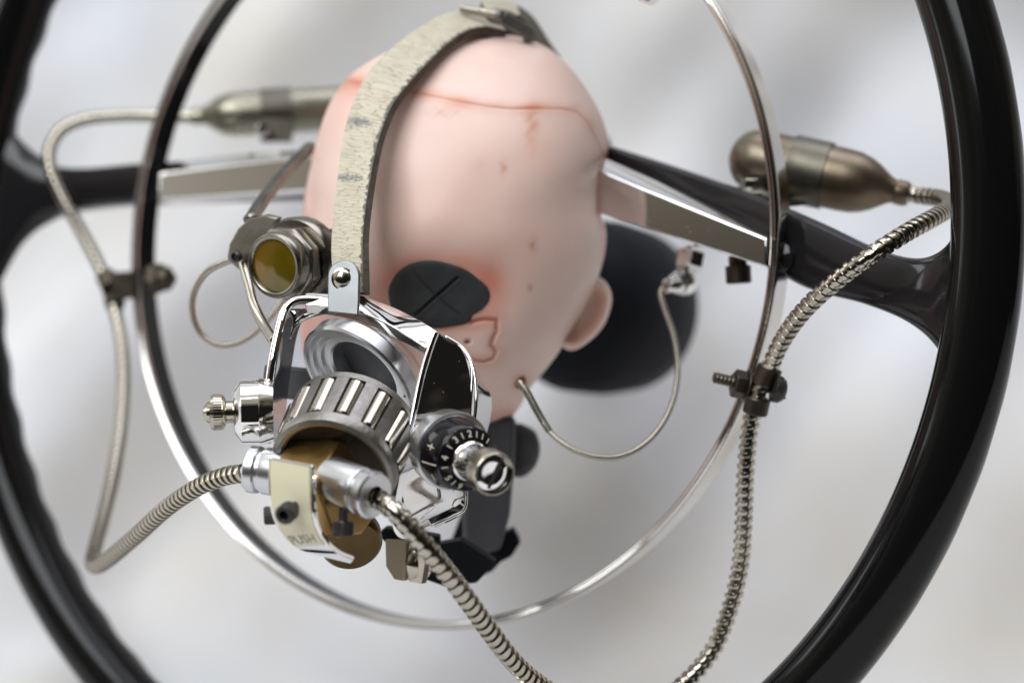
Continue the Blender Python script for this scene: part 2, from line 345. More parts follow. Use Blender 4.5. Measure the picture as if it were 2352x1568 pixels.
def horn_ring():
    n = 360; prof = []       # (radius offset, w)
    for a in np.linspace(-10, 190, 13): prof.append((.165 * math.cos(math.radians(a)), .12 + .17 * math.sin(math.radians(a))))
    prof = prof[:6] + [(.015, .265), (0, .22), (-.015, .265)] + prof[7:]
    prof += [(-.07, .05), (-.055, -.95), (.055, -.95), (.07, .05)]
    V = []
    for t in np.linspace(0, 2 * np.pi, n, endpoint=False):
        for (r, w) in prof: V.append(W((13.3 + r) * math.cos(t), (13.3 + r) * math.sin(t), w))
    mb = MB().add(V, grid_faces(n, len(prof), True, True)); kk = len(prof); mb.mi = [1 if (i_ % kk) in (kk - 4, ) else 0 for i_ in range(len(mb.f))]; make(mb, 'horn_ring', [pbr('old_chrome', (.66, .64, .61), 1, .07, rvar=.04, vscale=30), BLACKG], wheel, angle=28)  # inner band face blackened: reflection of the dark room put into the colour
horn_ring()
def bar(name, A, B, mat, bevel=.08, parent=wheel, extra=None):
    """prismatic spoke: quad cross-sections A and B (each 4+ points)"""
    n = len(A); mb = MB().add(np.vstack([A, B]), [tuple(range(n - 1, -1, -1)), tuple(range(n, 2 * n))] + [(i, (i + 1) % n, (i + 1) % n + n, i + n) for i in range(n)])
    return make(mb, name, mat, parent, bevel=bevel, angle=30)
def px_section(pts, bx):
    """front outline points on the wheel plane offset + copies pushed back along the wheel axis"""
    return pts
def loft(name, secs, mat, bevel=0, parent=wheel, angle=35, n=60):
    secs = np.array(secs); k = secs.shape[1]
    C = np.stack([catmull(secs[:, j], n) for j in range(k)], 1)
    mb = MB().add(C.reshape(-1, 3), grid_faces(n, k) + [tuple(range(k - 1, -1, -1)), tuple(range((n - 1) * k, n * k))])
    return make(mb, name, mat, parent, angle=angle, bevel=bevel)
def spoke_sec(px1, py1, px2, py2, w0, w1, round_=.35):
    """top and bottom pixel of the visible face at wheel offset w0; body goes back to w1"""
    a = onplane(px1, py1, w0); b = onplane(px2, py2, w0); D = WN * (w1 - w0); e = b - a; out = []
    cx = (a + b) / 2 + D / 2; hx = e / 2; hy = -D / 2
    for q in np.linspace(0, 2 * np.pi, 20, endpoint=False):
        c, s = math.cos(q), math.sin(q); c = math.copysign(abs(c) ** round_, c); s = math.copysign(abs(s) ** round_, s); out.append(cx + hx * c + hy * s)
    return out
# right black arm, flaring into the rim
loft('spoke', [spoke_sec(1150, 260, 1150, 380, -1.5, -2.6), spoke_sec(1400, 335, 1400, 440, -1.4, -2.5), spoke_sec(1650, 418, 1650, 545, -1.2, -2.4), spoke_sec(1840, 495, 1832, 655, -.4, -1.7),
               spoke_sec(2000, 568, 1985, 700, .3, -1.0), spoke_sec(2100, 590, 2085, 745, .8, -.4, .5), spoke_sec(2165, 560, 2150, 810, 1.3, .3, .7), spoke_sec(2215, 470, 2200, 920, 1.7, 1.0, .9)], BLACKG)
# left black arm
loft('spoke', [spoke_sec(800, 360, 800, 452, -.45, -2.0), spoke_sec(600, 362, 600, 458, -.45, -2.0), spoke_sec(330, 372, 330, 466, -.2, -1.7), spoke_sec(180, 384, 180, 478, .2, -1.2), spoke_sec(90, 372, 90, 500, .8, -.5, .5), spoke_sec(30, 320, 30, 560, 1.3, .5, .7), spoke_sec(-30, 230, -30, 680, 1.7, 1.0, .9)], BLACKG)
# right chrome cover: sloping top face, tall front face
def cover(name, stations, back):
    A = []
    for (tx, ty, mx_, my, bx, by) in stations:
        w = .35; t = onplane(tx, ty, -.45); m = onplane(mx_, my, w); b = onplane(bx, by, w + .02)
        u = onplane(bx, by, -.9) * 1.0; A.append([t, m, b, b - WN * 1.1 - WV * .05, t - WN * .5])
    return loft(name, A, CHROME, bevel=.09, angle=25, n=24)
cover('spoke_cover', [(1330, 339, 1330, 374, 1330, 475), (1392, 366, 1385, 396, 1383, 492), (1766, 528, 1762, 548, 1759, 613)], 1)
cover('spoke_cover', [(760, 345, 760, 356, 760, 438), (700, 345, 700, 358, 700, 440), (540, 355, 540, 376, 540, 450), (372, 374, 365, 398, 362, 462)], 1)
# hub on the wheel's axis, behind the head
mb = MB(); lathe(mb, W(0, .2, -1.0), -WN, [(0, 2.2), (1.5, 2.4), (6.2, 2.8), (7.0, 3.9), (8.2, 4.25), (9.6, 4.1), (11.0, 3.2), (11.8, 1.6), (12, 0)], 72)
hubc = P(1342, 702, 80.5)
mb2 = MB(); lathe(mb2, W(0, -.6, -.6), -WN, [(0, 1.8), (6, 2.0)], 48); lathe(mb2, hubc - (-WN) * 3.0, -WN, [(0, 0), (.15, 1.4), (.6, 2.5), (1.4, 3.2), (2.4, 3.55), (4.5, 3.65), (6.5, 3.5), (7, 3.0), (7.05, 0)], 96)
make(mb2, 'hub', RUBBER, wheel, angle=50)
# little chrome stud on the ring at the left junction and at the top
mb = MB(); lathe(mb, onplane(1782, 590, -.1), WN, [(-.9, .05), (-.9, .5), (-.2, .5), (-.15, .42), (-.1, 0)], 24); make(mb, 'ring_bracket', BLACKG, wheel)
mb = MB(); lathe(mb, onplane(1488, -8, .1), WN, [(-.3, .25), (.2, .25), (.3, .1), (.3, 0)], 24); make(mb, 'ring_bracket', CHROME_S, wheel)

# ------------------------------------------------------------------ doll head
HC = (1040.0, 520.0); HD = 66.6
OUT = np.array([(1150, 76), (1205, 88), (1262, 112), (1312, 158), (1352, 212), (1380, 262), (1396, 312), (1399, 350), (1384, 378), (1379, 440), (1380, 490), (1393, 530), (1390, 575),
                (1378, 625), (1352, 690), (1322, 745), (1292, 795), (1255, 846), (1218, 888), (1196, 930), (1180, 955), (1130, 978), (1060, 990), (980, 985), (900, 965), (820, 940), (745, 905), (705, 850),
                (692, 790), (694, 720), (695, 650), (690, 585), (692, 520), (700, 450), (713, 385), (732, 308), (760, 232), (805, 172), (880, 124), (950, 98), (1050, 80)], float)
oa = np.arctan2(OUT[:, 1] - HC[1], OUT[:, 0] - HC[0]); orr = np.hypot(OUT[:, 0] - HC[0], OUT[:, 1] - HC[1]); oi = np.argsort(oa); oa = oa[oi]; orr = orr[oi]
def rout(t):
    t = (np.asarray(t) + np.pi) % (2 * np.pi) - np.pi
    acc = 0
    for k, w in ((-.035, .25), (0, .5), (.035, .25)):
        acc = acc + w * np.interp(t + k, np.concatenate([oa - 2 * np.pi, oa, oa + 2 * np.pi]), np.tile(orr, 3))
    return acc
def rsm(t):
    t = np.asarray(t, float); acc = 0; ks = np.linspace(-.7, .7, 29); ws = np.exp(-(ks / .3) ** 2); ws /= ws.sum()
    for k, w in zip(ks, ws): acc = acc + w * rout(t + k)
    return acc
def edge_r(t, q): b = np.clip(q, 0, 1) ** 10; return rsm(t) * (1 - b) + rout(t) * b
def seg_dist(x, y, poly):
    d = np.full(np.shape(x), 1e9)
    for (x0, y0), (x1, y1) in zip(poly[:-1], poly[1:]):
        L2 = (x1 - x0) ** 2 + (y1 - y0) ** 2; t = np.clip(((x - x0) * (x1 - x0) + (y - y0) * (y1 - y0)) / L2, 0, 1)
        d = np.minimum(d, np.hypot(x - x0 - t * (x1 - x0), y - y0 - t * (y1 - y0)))
    return d
def g2(x, y, cx, cy, sx, sy, a=0):
    c, s = math.cos(a), math.sin(a); u = (x - cx) * c + (y - cy) * s; v = -(x - cx) * s + (y - cy) * c
    return np.exp(-(u / sx) ** 2 - (v / sy) ** 2)
SEAM = [(760, 200), (800, 186), (850, 196), (905, 206), (960, 214), (1020, 226), (1090, 240), (1170, 251), (1230, 250), (1285, 250), (1325, 258), (1350, 280), (1370, 320), (1385, 352)]
PLUG = [(1085, 738), (1110, 733), (1140, 735), (1141, 760), (1132, 775), (1128, 792), (1140, 808), (1132, 822), (1112, 829), (1086, 826), (1060, 815)]
SEAM2 = [(905, 775), (945, 815), (975, 860)]
def wob(x, y, s, k): return np.sin(x / s + 1.3 * k) * np.sin(y / s * 1.17 + .7 * k) + .5 * np.sin((x + y) / s * 1.9 + k)
def relief(x, y):
    r = .34 * g2(x, y, 1005, 680, 135, 90) - .15 * g2(x, y, 1000, 540, 170, 80) - .45 * g2(x, y, 905, 840, 130, 100) - .2 * g2(x, y, 1230, 740, 90, 90)
    r += .028 * np.exp(-(seg_dist(x, y, SEAM) / 3.2) ** 2) * (1 + .3 * wob(x, y, 21, 1)) - .05 * g2(x, y, 1090, 225, 280, 26, .14)
    pd = seg_dist(x, y, PLUG); r += .13 * np.exp(-(pd / 5.) ** 2) + .07 * g2(x, y, 1085, 785, 55, 45)
    r += .06 * np.exp(-(seg_dist(x, y, SEAM2) / 3.) ** 2)
    r += .22 * g2(x, y, 1074, 785, 6.5, 5)
    r += -.05 * np.exp(-(seg_dist(x, y, [(1345, 428), (1384, 402)]) / 14) ** 2) + .035 * np.exp(-(seg_dist(x, y, [(1340, 480), (1382, 455)]) / 18) ** 2)
    r += -.05 * np.exp(-(seg_dist(x, y, [(1130, 118), (1220, 160), (1310, 240)]) / 16) ** 2)
    r += .10 * g2(x, y, 1388, 495, 12, 40) + .012 * wob(x, y, 60, 2)
    return r
def head_d(x, y):
    x = np.asarray(x, float); y = np.asarray(y, float)
    rr = np.hypot(x - HC[0], y - HC[1]); t_ = np.arctan2(y - HC[1], x - HC[0]); r1, r2 = rsm(t_), rout(t_); q = rr / r1
    for _ in range(8): b = np.clip(q, 0, 1) ** 10; q = .5 * q + .5 * rr / (r1 * (1 - b) + r2 * b)
    q = np.clip(q, 0, .999)
    return HD - 5.7 * np.sqrt(1 - q ** 2.15) + relief(x, y) * np.clip((1 - q) * 9, 0, 1)
head = thing('doll_head', P(1120, 985, 66.6), 'bald pink vinyl doll head with one eye plugged black, speared on the steering wheel spokes', 'doll head')
def head_mesh():
    nt_, nf = 900, 300; th = np.linspace(-np.pi, np.pi, nt_, endpoint=False); RS_, RO_ = rsm(th), rout(th)
    fr = np.concatenate([np.linspace(0.003, .9, 210), np.linspace(.9, 1, 40)[1:]]); V = []
    for q in fr:
        ro = RS_ * (1 - q ** 10) + RO_ * q ** 10
        x = HC[0] + ro * q * np.cos(th); y = HC[1] + ro * q * np.sin(th)
        q2 = min(q, .9999); d = HD - 5.7 * math.sqrt(max(0, 1 - q2 ** 2.15)) + relief(x, y) * min(1, (1 - q) * 9); V.append((x, y, d))
    for q in np.linspace(1, 0.01, 60)[1:]:
        ro = RS_ * (1 - q ** 10) + RO_ * q ** 10
        x = HC[0] + ro * q * np.cos(th); y = HC[1] + ro * q * np.sin(th); V.append((x, y, HD + 6.2 * math.sqrt(max(0, 1 - q ** 2.1)) + 0 * x))
    X = np.array([v[0] for v in V]).ravel(); Y = np.array([v[1] for v in V]).ravel(); D = np.array([v[2] for v in V]).ravel()
    V3 = np.stack([(X - 1176) / F * D, D, (784 - Y) / F * D], 1); k = len(V)
    f = grid_faces(k, nt_) + [tuple(range(nt_ - 1, -1, -1)), tuple(range((k - 1) * nt_, k * nt_))]
    mb = MB().add(V3, f); o = make(mb, 'skull', SKIN, head, angle=0)
    # hand-applied blush and stains on the vinyl
    base = np.array([.84, .615, .53]); C = np.tile(base, (len(X), 1))
    def tint(mask, col): 
        nonlocal C
        mask = np.clip(mask, 0, 1)[:, None]; C = C * (1 - mask) + C * mask * np.array(col)
    front = D < HD + .5
    eyed = np.sqrt(((X - 1010) / 118.) ** 2 + ((Y - 675) / 76.) ** 2)
    tint(front * .8 * np.exp(-((eyed - 1.0) / .40) ** 2) * (.85 + .15 * wob(X, Y, 34, 3)) * np.where(Y > 760, .6, 1), (.86, .48, .38))
    tint(front * .55 * g2(X, Y, 1125, 640, 36, 60), (.84, .45, .35)); tint(front * .8 * g2(X, Y, 905, 625, 50, 42, -.7) * .35, (.85, .43, .32))
    sd = seg_dist(X, Y, SEAM); up = np.where(Y < 250, 1.25, .8)
    tint(front * .65 * np.exp(-(sd / 15) ** 2) * (.8 + .35 * wob(X, Y, 27, 5)) * up, (.86, .54, .40)); tint(front * .6 * np.exp(-(sd / 2.0) ** 2), (.58, .38, .27))
    tint(front * .7 * g2(X, Y, 1222, 285, 15, 48, .05) * (.8 + .4 * wob(X, Y, 9, 2)), (.78, .46, .32)); tint(front * .35 * g2(X, Y, 1235, 345, 45, 40), (1, .80, .66))
    for (cx, cy, sx, sy, s) in ((1156, 385, 9, 16, .55), (1224, 562, 9, 17, .6), (1217, 660, 7, 10, .55), (1100, 380, 16, 16, .12), (1020, 258, 40, 14, .35)): tint(front * s * g2(X, Y, cx, cy, sx, sy) * (.9 + .3 * wob(X, Y, 6, 2)), (.66, .38, .27))
    pd = seg_dist(X, Y, PLUG); tint(front * .6 * np.exp(-(pd / 3.6) ** 2), (.68, .46, .36)); tint(front * .5 * np.exp(-(seg_dist(X, Y, SEAM2) / 2.5) ** 2), (.6, .4, .3)); tint(front * .45 * np.exp(-(pd / 22) ** 2), (.85, .50, .42)); tint(front * .7 * g2(X, Y, 1072, 783, 7, 5), (.45, .33, .27))
    tint(front * .8 * np.exp(-(seg_dist(X, Y, [(1396, 312), (1399, 350), (1384, 378), (1379, 440), (1380, 490), (1393, 530), (1386, 600)]) / 9) ** 2), (1.0, .55, .5))
    tint(.5 * np.exp(-(seg_dist(X, Y, [(700, 450), (690, 590), (694, 720), (705, 850)]) / 26) ** 2), (.86, .52, .47)); tint(front * .5 * g2(X, Y, 1200, 880, 22, 24), (.82, .42, .32)); tint(front * .5 * g2(X, Y, 800, 770, 120, 90), (.86, .53, .46))
    tint(front * .5 * g2(X, Y, 1150, 960, 90, 30), (.86, .5, .43)); tint(front * .45 * g2(X, Y, 805, 200, 60, 28), (.86, .5, .4))
    tint(.25 * np.clip(wob(X, Y, 120, 4), 0, 1), (.82, .56, .5))
    a = o.data.color_attributes.new('paint', 'FLOAT_COLOR', 'POINT'); a.data.foreach_set('color', np.concatenate([np.clip(C, 0, 1), np.ones((len(X), 1))], 1).ravel())
head_mesh()
def ear():
    pts = np.array([(1340, 629), (1368, 633), (1392, 648), (1405, 678), (1401, 712), (1386, 748), (1358, 780), (1322, 803), (1296, 800), (1284, 776), (1288, 735), (1298, 690), (1315, 650)], float)
    c = np.array([1344, 715.]); O = catmull(np.c_[pts, 0 * pts[:, :1]], 120, True)[:, :2]; V = []; cols = []
    for rho in np.linspace(.02, 1, 34):
        q = c + (O - c) * rho
        hel = -.30 * math.exp(-((rho - .84) / .13) ** 2) + .22 * math.exp(-(rho / .5) ** 2) + .25 * max(0, rho - .93) / .07
        d = 65.5 + hel + (q[:, 0] - 1300) / 100 * 1.0; inner = np.clip((1330 - q[:, 0]) / 30, 0, 1); d = d + .35 * inner
        V.append(np.c_[q, d]); cols.append(np.full(120, .9 * math.exp(-((rho - .55) / .22) ** 2)))
    for rho in np.linspace(1, .05, 12)[1:]:
        q = c + (O - c) * rho; V.append(np.c_[q, 66.2 + .35 * (1 - rho) + (q[:, 0] - 1300) / 100 * 1.0]); cols.append(np.zeros(120))
    A = np.vstack(V); V3 = PP(A); k = len(V); mb = MB().add(V3, grid_faces(k, 120) + [tuple(range(119, -1, -1)), tuple(range((k - 1) * 120, k * 120))])
    o = make(mb, 'ear', SKIN, head, angle=0); m = np.clip(np.concatenate(cols), 0, 1)[:, None] * .7; C = np.array([.79, .585, .49]) * (1 - m) + m * np.array([.78, .42, .34])
    a = o.data.color_attributes.new('paint', 'FLOAT_COLOR', 'POINT'); a.data.foreach_set('color', np.concatenate([C, np.ones((len(C), 1))], 1).ravel())
ear()
def eye_patch():
    o = np.array([(892, 666), (901, 642), (917, 622), (942, 606), (974, 599), (1006, 600), (1042, 609), (1072, 621), (1099, 641), (1112, 652), (1119, 659), (1125, 674), (1123, 690), (1111, 707), (1098, 716), (1086, 724), (1080, 737), (1064, 745), (1032, 750), (1006, 753), (975, 750), (940, 745), (905, 720), (895, 695)], float)
    O = catmull(np.c_[o, 0 * o[:, :1]], 240, True)[:, :2]; c = np.array([1008, 677.]); V = []; rs = np.concatenate([np.linspace(.01, .93, 90), np.linspace(.94, 1, 8)])
    for rho in rs:
        q = c + (O - c) * rho; x, y = q[:, 0], q[:, 1]
        dome = .13 * math.sqrt(max(0, 1 - rho ** 5)) + .03
        g1 = np.exp(-(seg_dist(x, y, [(956, 722), (1000, 682), (1050, 638)]) / 3.4) ** 2); g2_ = np.exp(-(seg_dist(x, y, [(956, 634), (1000, 679), (1054, 723)]) / 2.8) ** 2)
        lip = -.035 * np.exp(-((seg_dist(x, y, [(956, 722), (1050, 638)]) - 7) / 3.) ** 2)
        d = head_d(x, y) - dome + .12 * g1 + .05 * g2_ + .01 * wob(x, y, 17, 1) + lip * .5; V.append(np.c_[q, d])
    q = c + (O - c) * 1.0; V.append(np.c_[q, head_d(q[:, 0], q[:, 1]) + .25]); q = c + (O - c) * .02; V.append(np.c_[q, head_d(q[:, 0], q[:, 1]) + .3])
    A = np.vstack(V); k = len(V); mb = MB().add(PP(A), grid_faces(k, 240) + [tuple(range(239, -1, -1)), tuple(range((k - 1) * 240, k * 240))])
    make(mb, 'eye_plug', CLAY, head, angle=0)
eye_patch()
mb = MB(); lathe(mb, P(1194, 876, head_d(1194, 876) + .1), vec(.15, .1, -1), [(0, .24), (.1, .24), (.2, .17), (.32, .15), (.34, .08), (.1, .08)], 28); make(mb, 'grommet', ORANGE, head)

# ------------------------------------------------------------------ hoses and cables
def hose(name, pts, r, pitch, mat, label, group=None, n=20, per=10, thin=False, parent=None, cat='hose'):
    path = catmull(PP(pts), 60 * len(pts)); path, s = resample(path, pitch / per); th = np.linspace(0, 1, n, endpoint=False)
    ph = (s[:, None] / pitch + th[None]) % 1.0
    if not thin:
        T, U, V = rmf(path); prof = [(0, .99), (.06, 1.01), (.46, 1.0), (.49, .79), (.90, .79), (.92, .66), (.98, .66)]; L_ = s[-1]; st = []
        for k in range(int(L_ / pitch) - 1): st += [((k + 1 + u_) * pitch, r * q) for u_, q in prof]
        st = [(0, r * .86), (pitch * .9, r * .86)] + st + [(L_ - .001, r * .86)]; S0 = np.array([q[0] for q in st]); R0 = np.array([q[1] for q in st])
        th = np.linspace(0, 2 * np.pi, n + 1); rows = []
        for a_ in th:
            sh = np.clip(S0 - pitch * (1 - a_ / (2 * np.pi)), 0, L_); I = lambda A_: np.stack([np.interp(sh, s, A_[:, k]) for k in range(3)], 1)
            rows.append(I(path) + R0[:, None] * (math.cos(a_) * I(U) + math.sin(a_) * I(V)))
        G = np.stack(rows, 1); ff_ = grid_faces(len(S0), n + 1, False); mb = MB().add(G.reshape(-1, 3), ff_, 0)
        return make(mb, name, mat, parent, angle=25, label=label, cat=cat, group=group)
    if thin: R = r * (.90 + .10 * np.sin(ph * 2 * np.pi))
    else:
        R = np.where(ph < .46, 1.0, np.where(ph < .90, .87, .76)); R = r * R
    mb = MB(); sweep(mb, path, R, n); return make(mb, name, mat, parent, angle=0 if thin else 30, label=label, cat=cat, group=group)
hose('flexible_hose', [(838, 1132, 53.8), (862, 1141, 53.4), (895, 1163, 53.0), (930, 1197, 52.9), (975, 1250, 53.0), (1025, 1312, 53.4), (1075, 1378, 54.0), (1130, 1455, 55.0), (1190, 1530, 56), (1270, 1590, 57.5), (1380, 1640, 59.5), (1480, 1630, 61), (1570, 1570, 61.8), (1635, 1495, 62),
        (1672, 1410, 62), (1698, 1310, 61.9), (1708, 1200, 61.7), (1712, 1090, 61.5), (1722, 985, 61.4), (1740, 915, 61.3), (1764, 855, 61.2), (1795, 785, 60.6), (1845, 715, 59.6), (1920, 645, 58.7), (2010, 580, 58.2), (2090, 530, 58.7), (2150, 497, 60.0), (2182, 474, 62.2), (2165, 457, 63.8), (2110, 449, 64.9), (2050, 437, 65.2)],
     .285, .30, NICKEL, 'ribbed steel hose running from the mask down and up to the brown canister', 'flexible steel hoses')
hose('flexible_hose', [(600, 1078, 55.6), (560, 1086, 56), (515, 1094, 56.8), (455, 1118, 58), (385, 1165, 60), (315, 1228, 62.5), (260, 1275, 64.8), (225, 1298, 66.4), (212, 1290, 67.4), (222, 1245, 68.6), (240, 1180, 70), (262, 1080, 71.8), (279, 970, 73.4), (284, 850, 74.8), (272, 745, 75.8), (244, 645, 76.4), (195, 545, 76.8), (150, 465, 77), (118, 395, 77.2), (115, 345, 77.4), (140, 300, 77.6), (190, 276, 77.8), (260, 267, 78), (350, 266, 78.2), (440, 268, 78.3), (480, 268, 78.3)],
     .275, .31, NICKEL, 'ribbed steel hose looping at the far left of the photo up to the pale canister', 'flexible steel hoses')
hose('spring_cable', [(1194, 878, 62.0), (1212, 903, 61.4), (1236, 948, 61), (1262, 990, 60.9), (1310, 1028, 61), (1370, 1049, 61.3), (1430, 1046, 61.8), (1485, 1015, 62.5), (1526, 965, 63.2), (1550, 905, 63.9), (1557, 840, 64.5), (1549, 775, 65), (1530, 718, 65.4), (1518, 680, 65.7), (1521, 662, 65.9), (1536, 656, 66.2)],
     .098, .055, NICKEL, 'thin coiled spring cable drooping from the grommet in the doll cheek', n=12, per=5, thin=True, cat='cable')
hose('cable_sleeve', [(1200, 886, 61.75), (1212, 903, 61.4), (1236, 948, 61), (1262, 990, 60.9)], .125, .07, DKMETAL, 'short dark coiled sleeve on the thin cable just below the cheek grommet', n=14, per=6, thin=True, cat='cable sleeve')
hose('spring_cable', [(553, 592, 61.2), (515, 603, 61.8), (475, 625, 62.5), (448, 665, 63.2), (441, 712, 63.8), (455, 757, 64.3), (487, 786, 64.6), (525, 792, 64.8), (570, 775, 65), (615, 735, 65), (650, 690, 65), (680, 655, 65)],
     .115, .055, NICKEL, 'thin spring cable in a small loop below the amber eyepiece', n=12, per=5, thin=True, cat='cable')

# ------------------------------------------------------------------ canisters on the spokes
def canister(pn, dirv, r, L, mat, label, bandt, extra):
    c = pn - dirv * L
    t = thing('gas_canister', c + dirv * L / 2 - np.array([0, 0, r]), label, 'canister', 'small gas canisters bolted to the spokes')
    prof = [(0, 0), (.04, .3), (.15, .55), (.36, .80), (.62, .94), (.95, 1.0)]; prof = [(a * r, b * r) for a, b in prof]
    prof += [(L - 2.1 * r, r), (L - 1.7 * r, .97 * r), (L - 1.35 * r, .87 * r), (L - 1.05 * r, .72 * r), (L - .8 * r, .55 * r), (L - .6 * r, .42 * r), (L - .42 * r, .36 * r), (L - .40 * r, .40 * r), (L - .12 * r, .40 * r), (L, .34 * r)]
    mb = MB(); lathe(mb, c, dirv, prof, 64); make(mb, 'body', mat, t, angle=40)
    mb = MB(); ring_lathe(mb, c, dirv, [(bandt, r * 1.0), (bandt + 1.25, r * 1.0), (bandt + 1.25, r * 1.075), (bandt, r * 1.075)], 64)
    extra(mb, c, t); make(mb, 'clamp_band', TARN, t, angle=30)
    return t
dR = vec(.93, .245, -.30)
def exR(mb, c, t):
    ribbon(mb, PP([(1790, 452, 66.2), (1750, 449, 66.2), (1700, 441, 66.3), (1690, 439, 66.3)]), PP([(1852, 463, 65.0), (1800, 466, 65.0), (1730, 452, 65.2), (1700, 444, 65.4)]), .12, 20, inward=(0, .3, -1))
    m = MB(); lathe(m, P(1728, 444, 65.3), vec(.02, -1, -.12), [(-.05, 0), (-.05, .78), (.05, .80), (.10, .74), (.12, .6), (.2, .55), (.2, .0)], 40); make(m, 'washer', DKMETAL, t)
    m = MB(); hexa(m, P(1728, 434, 65.3), vec(.02, -1, -.12), .42, .36, rot=.3); make(m, 'bolt', DKMETAL, t, angle=20, bevel=.02)
canister(P(2088, 447, 65.0), dR, 1.06, 6.2, PEWTER, 'brown pewter gas canister on the right spoke, behind the horn ring', 2.15, exR)
dL = vec(-.99, .07, -.12)
def exL(mb, c, t):
    m = MB(); lathe(m, P(606, 297, 76.6), vec(-.2, .2, -1), [(0, .26), (.2, .26), (.28, .18), (.28, 0)], 20); make(m, 'screw', CHROME_S, t)
    box(mb, P(635, 300, 77.4), vec(1, 0, 0), vec(0, 1, 0), 1.2, .9, .6)
canister(P(440, 268, 78.2), dL, .88, 7.2, PEWTER2, 'pale nickel gas canister on the left spoke, half hidden by the doll head', 3.2, exL)

# ------------------------------------------------------------------ hose clamps on the horn ring
def clampR():
    t = thing('hose_clamp', P(1740, 950, 61.5), 'dark bronze hose clamp bolted to the horn ring right of the doll head', 'clamp', 'hose clamps on the horn ring')
    mb = MB()
    for (a, b) in (((1770, 842), (1752, 886)), ((1742, 912), (1733, 950))):
        A = P(*a, 61.25); B = P(*b, 61.35); ax = B - A; L = np.linalg.norm(ax); ring_lathe(mb, A, ax, [(0, .29), (L, .29), (L, .37), (L - .04, .40), (.04, .40), (0, .37)], 40)
    A = P(1752, 886, 61.35); box(mb, P(1738, 896, 61.5), P(1733, 950, 61.3) - P(1770, 842, 61.3), vec(1, .3, 0), 1.45, .26, .55)
    make(mb, 'saddle', DARKP, t, bevel=.02)
    ax = vec(-.97, -.22, -.15)
    mb = MB(); hexa(mb, P(1712, 885, 61.9), ax, .46, .42, rot=.4); lathe(mb, P(1716, 886, 61.9), ax, [(-.2, .3), (0, .52), (.06, .52), (.1, .4)], 30); make(mb, 'nut', DARKP, t, angle=25, bevel=.02)
    mb = MB(); pts, s = resample(np.array([P(1700, 880, 61.9), P(1700, 880, 61.9) + ax * .88]), .018); th = np.linspace(0, 1, 16, endpoint=False)
    R = .155 + .035 * np.abs(((s[:, None] / .13 + th[None]) % 1) * 2 - 1) ** .8; R[-3:] *= .9; sweep(mb, pts, R, 16); make(mb, 'threaded_stud', DARKP, t, angle=25)
    mb = MB(); lathe(mb, P(1783, 893, 61.0), -ax, [(-.1, .3), (-.1, .42), (.1, .43), (.24, .34), (.3, .2), (.31, 0)], 30); box(mb, P(1797, 896, 60.9), vec(.2, 1, 0), vec(1, .2, 0), .56, .1, .12); make(mb, 'slotted_screw', OXIDE, t, bevel=.015)
clampR()
def clampL():
    t = thing('hose_clamp', P(300, 690, 75.5), 'dark bronze hose clamp bolted to the horn ring left of the doll head', 'clamp', 'hose clamps on the horn ring')
    mb = MB(); box(mb, P(294, 655, 75.9), vec(1, -.08, 0), vec(0, 1, 0), 1.15, 1.05, .7)
    for (a, b) in (((242, 632), (256, 662)), ((259, 672), (265, 702))):
        A = P(*a, 76.4); B = P(*b, 76.0); ax = B - A; L = np.linalg.norm(ax); ring_lathe(mb, A, ax, [(0, .28), (L, .28), (L, .39), (0, .39)], 32)
    make(mb, 'saddle', DARKP, t, bevel=.04)
    mb = MB(); hexa(mb, P(345, 640, 74.9), vec(1, 0, -.25), .62, .5, rot=.2); lathe(mb, P(375, 640, 74.8), vec(1, 0, -.25), [(-.1, .5), (.25, .45), (.5, .12), (.55, 0)], 20); make(mb, 'nut', DARKP, t, angle=25)
clampL()

# ------------------------------------------------------------------ cable fitting and bolt under the right spoke
t = thing('cable_fitting', P(1600, 560, 66.4), 'small chrome cable fitting hanging below the right spoke cover', 'cable fitting')
mb = MB(); lathe(mb, P(1592, 570, 66.5), vec(.25, 1, -.1), [(-.1, .3), (-.05, .55), (.04, .55), (.06, .3)], 32); make(mb, 'washer', CHROME_S, t)
mb = MB(); hexa(mb, P(1588, 576, 66.5), vec(-.2, 1, -.1), .52, .62, n=6); make(mb, 'nut', CHROME_S, t, angle=20, bevel=.03)
mb = MB(); lathe(mb, P(1577, 612, 66.4), vec(-.22, 1, -.1), [(0, .2), (.15, .18), (.22, .34), (.42, .46), (.7, .46), (.9, .34), (.98, .12), (1.0, 0)], 32)
lathe(mb, P(1566, 648, 66.2), vec(-1, .25, -.4), [(0, .34), (.3, .34), (.45, .24), (.62, .24), (.62, .12), (.4, .12)], 28); make(mb, 'elbow', CHROME_S, t)
mb = MB(); lathe(mb, P(1694, 588, 63.9), vec(.05, 1, 0), [(0, .3), (.3, .3), (.32, .42), (.86, .42), (.9, .36), (.9, 0)], 24)
make(mb, 'cap_screw', DARKP, label='dark bronze cap screw under the right spoke cover beside the horn ring', cat='screw')

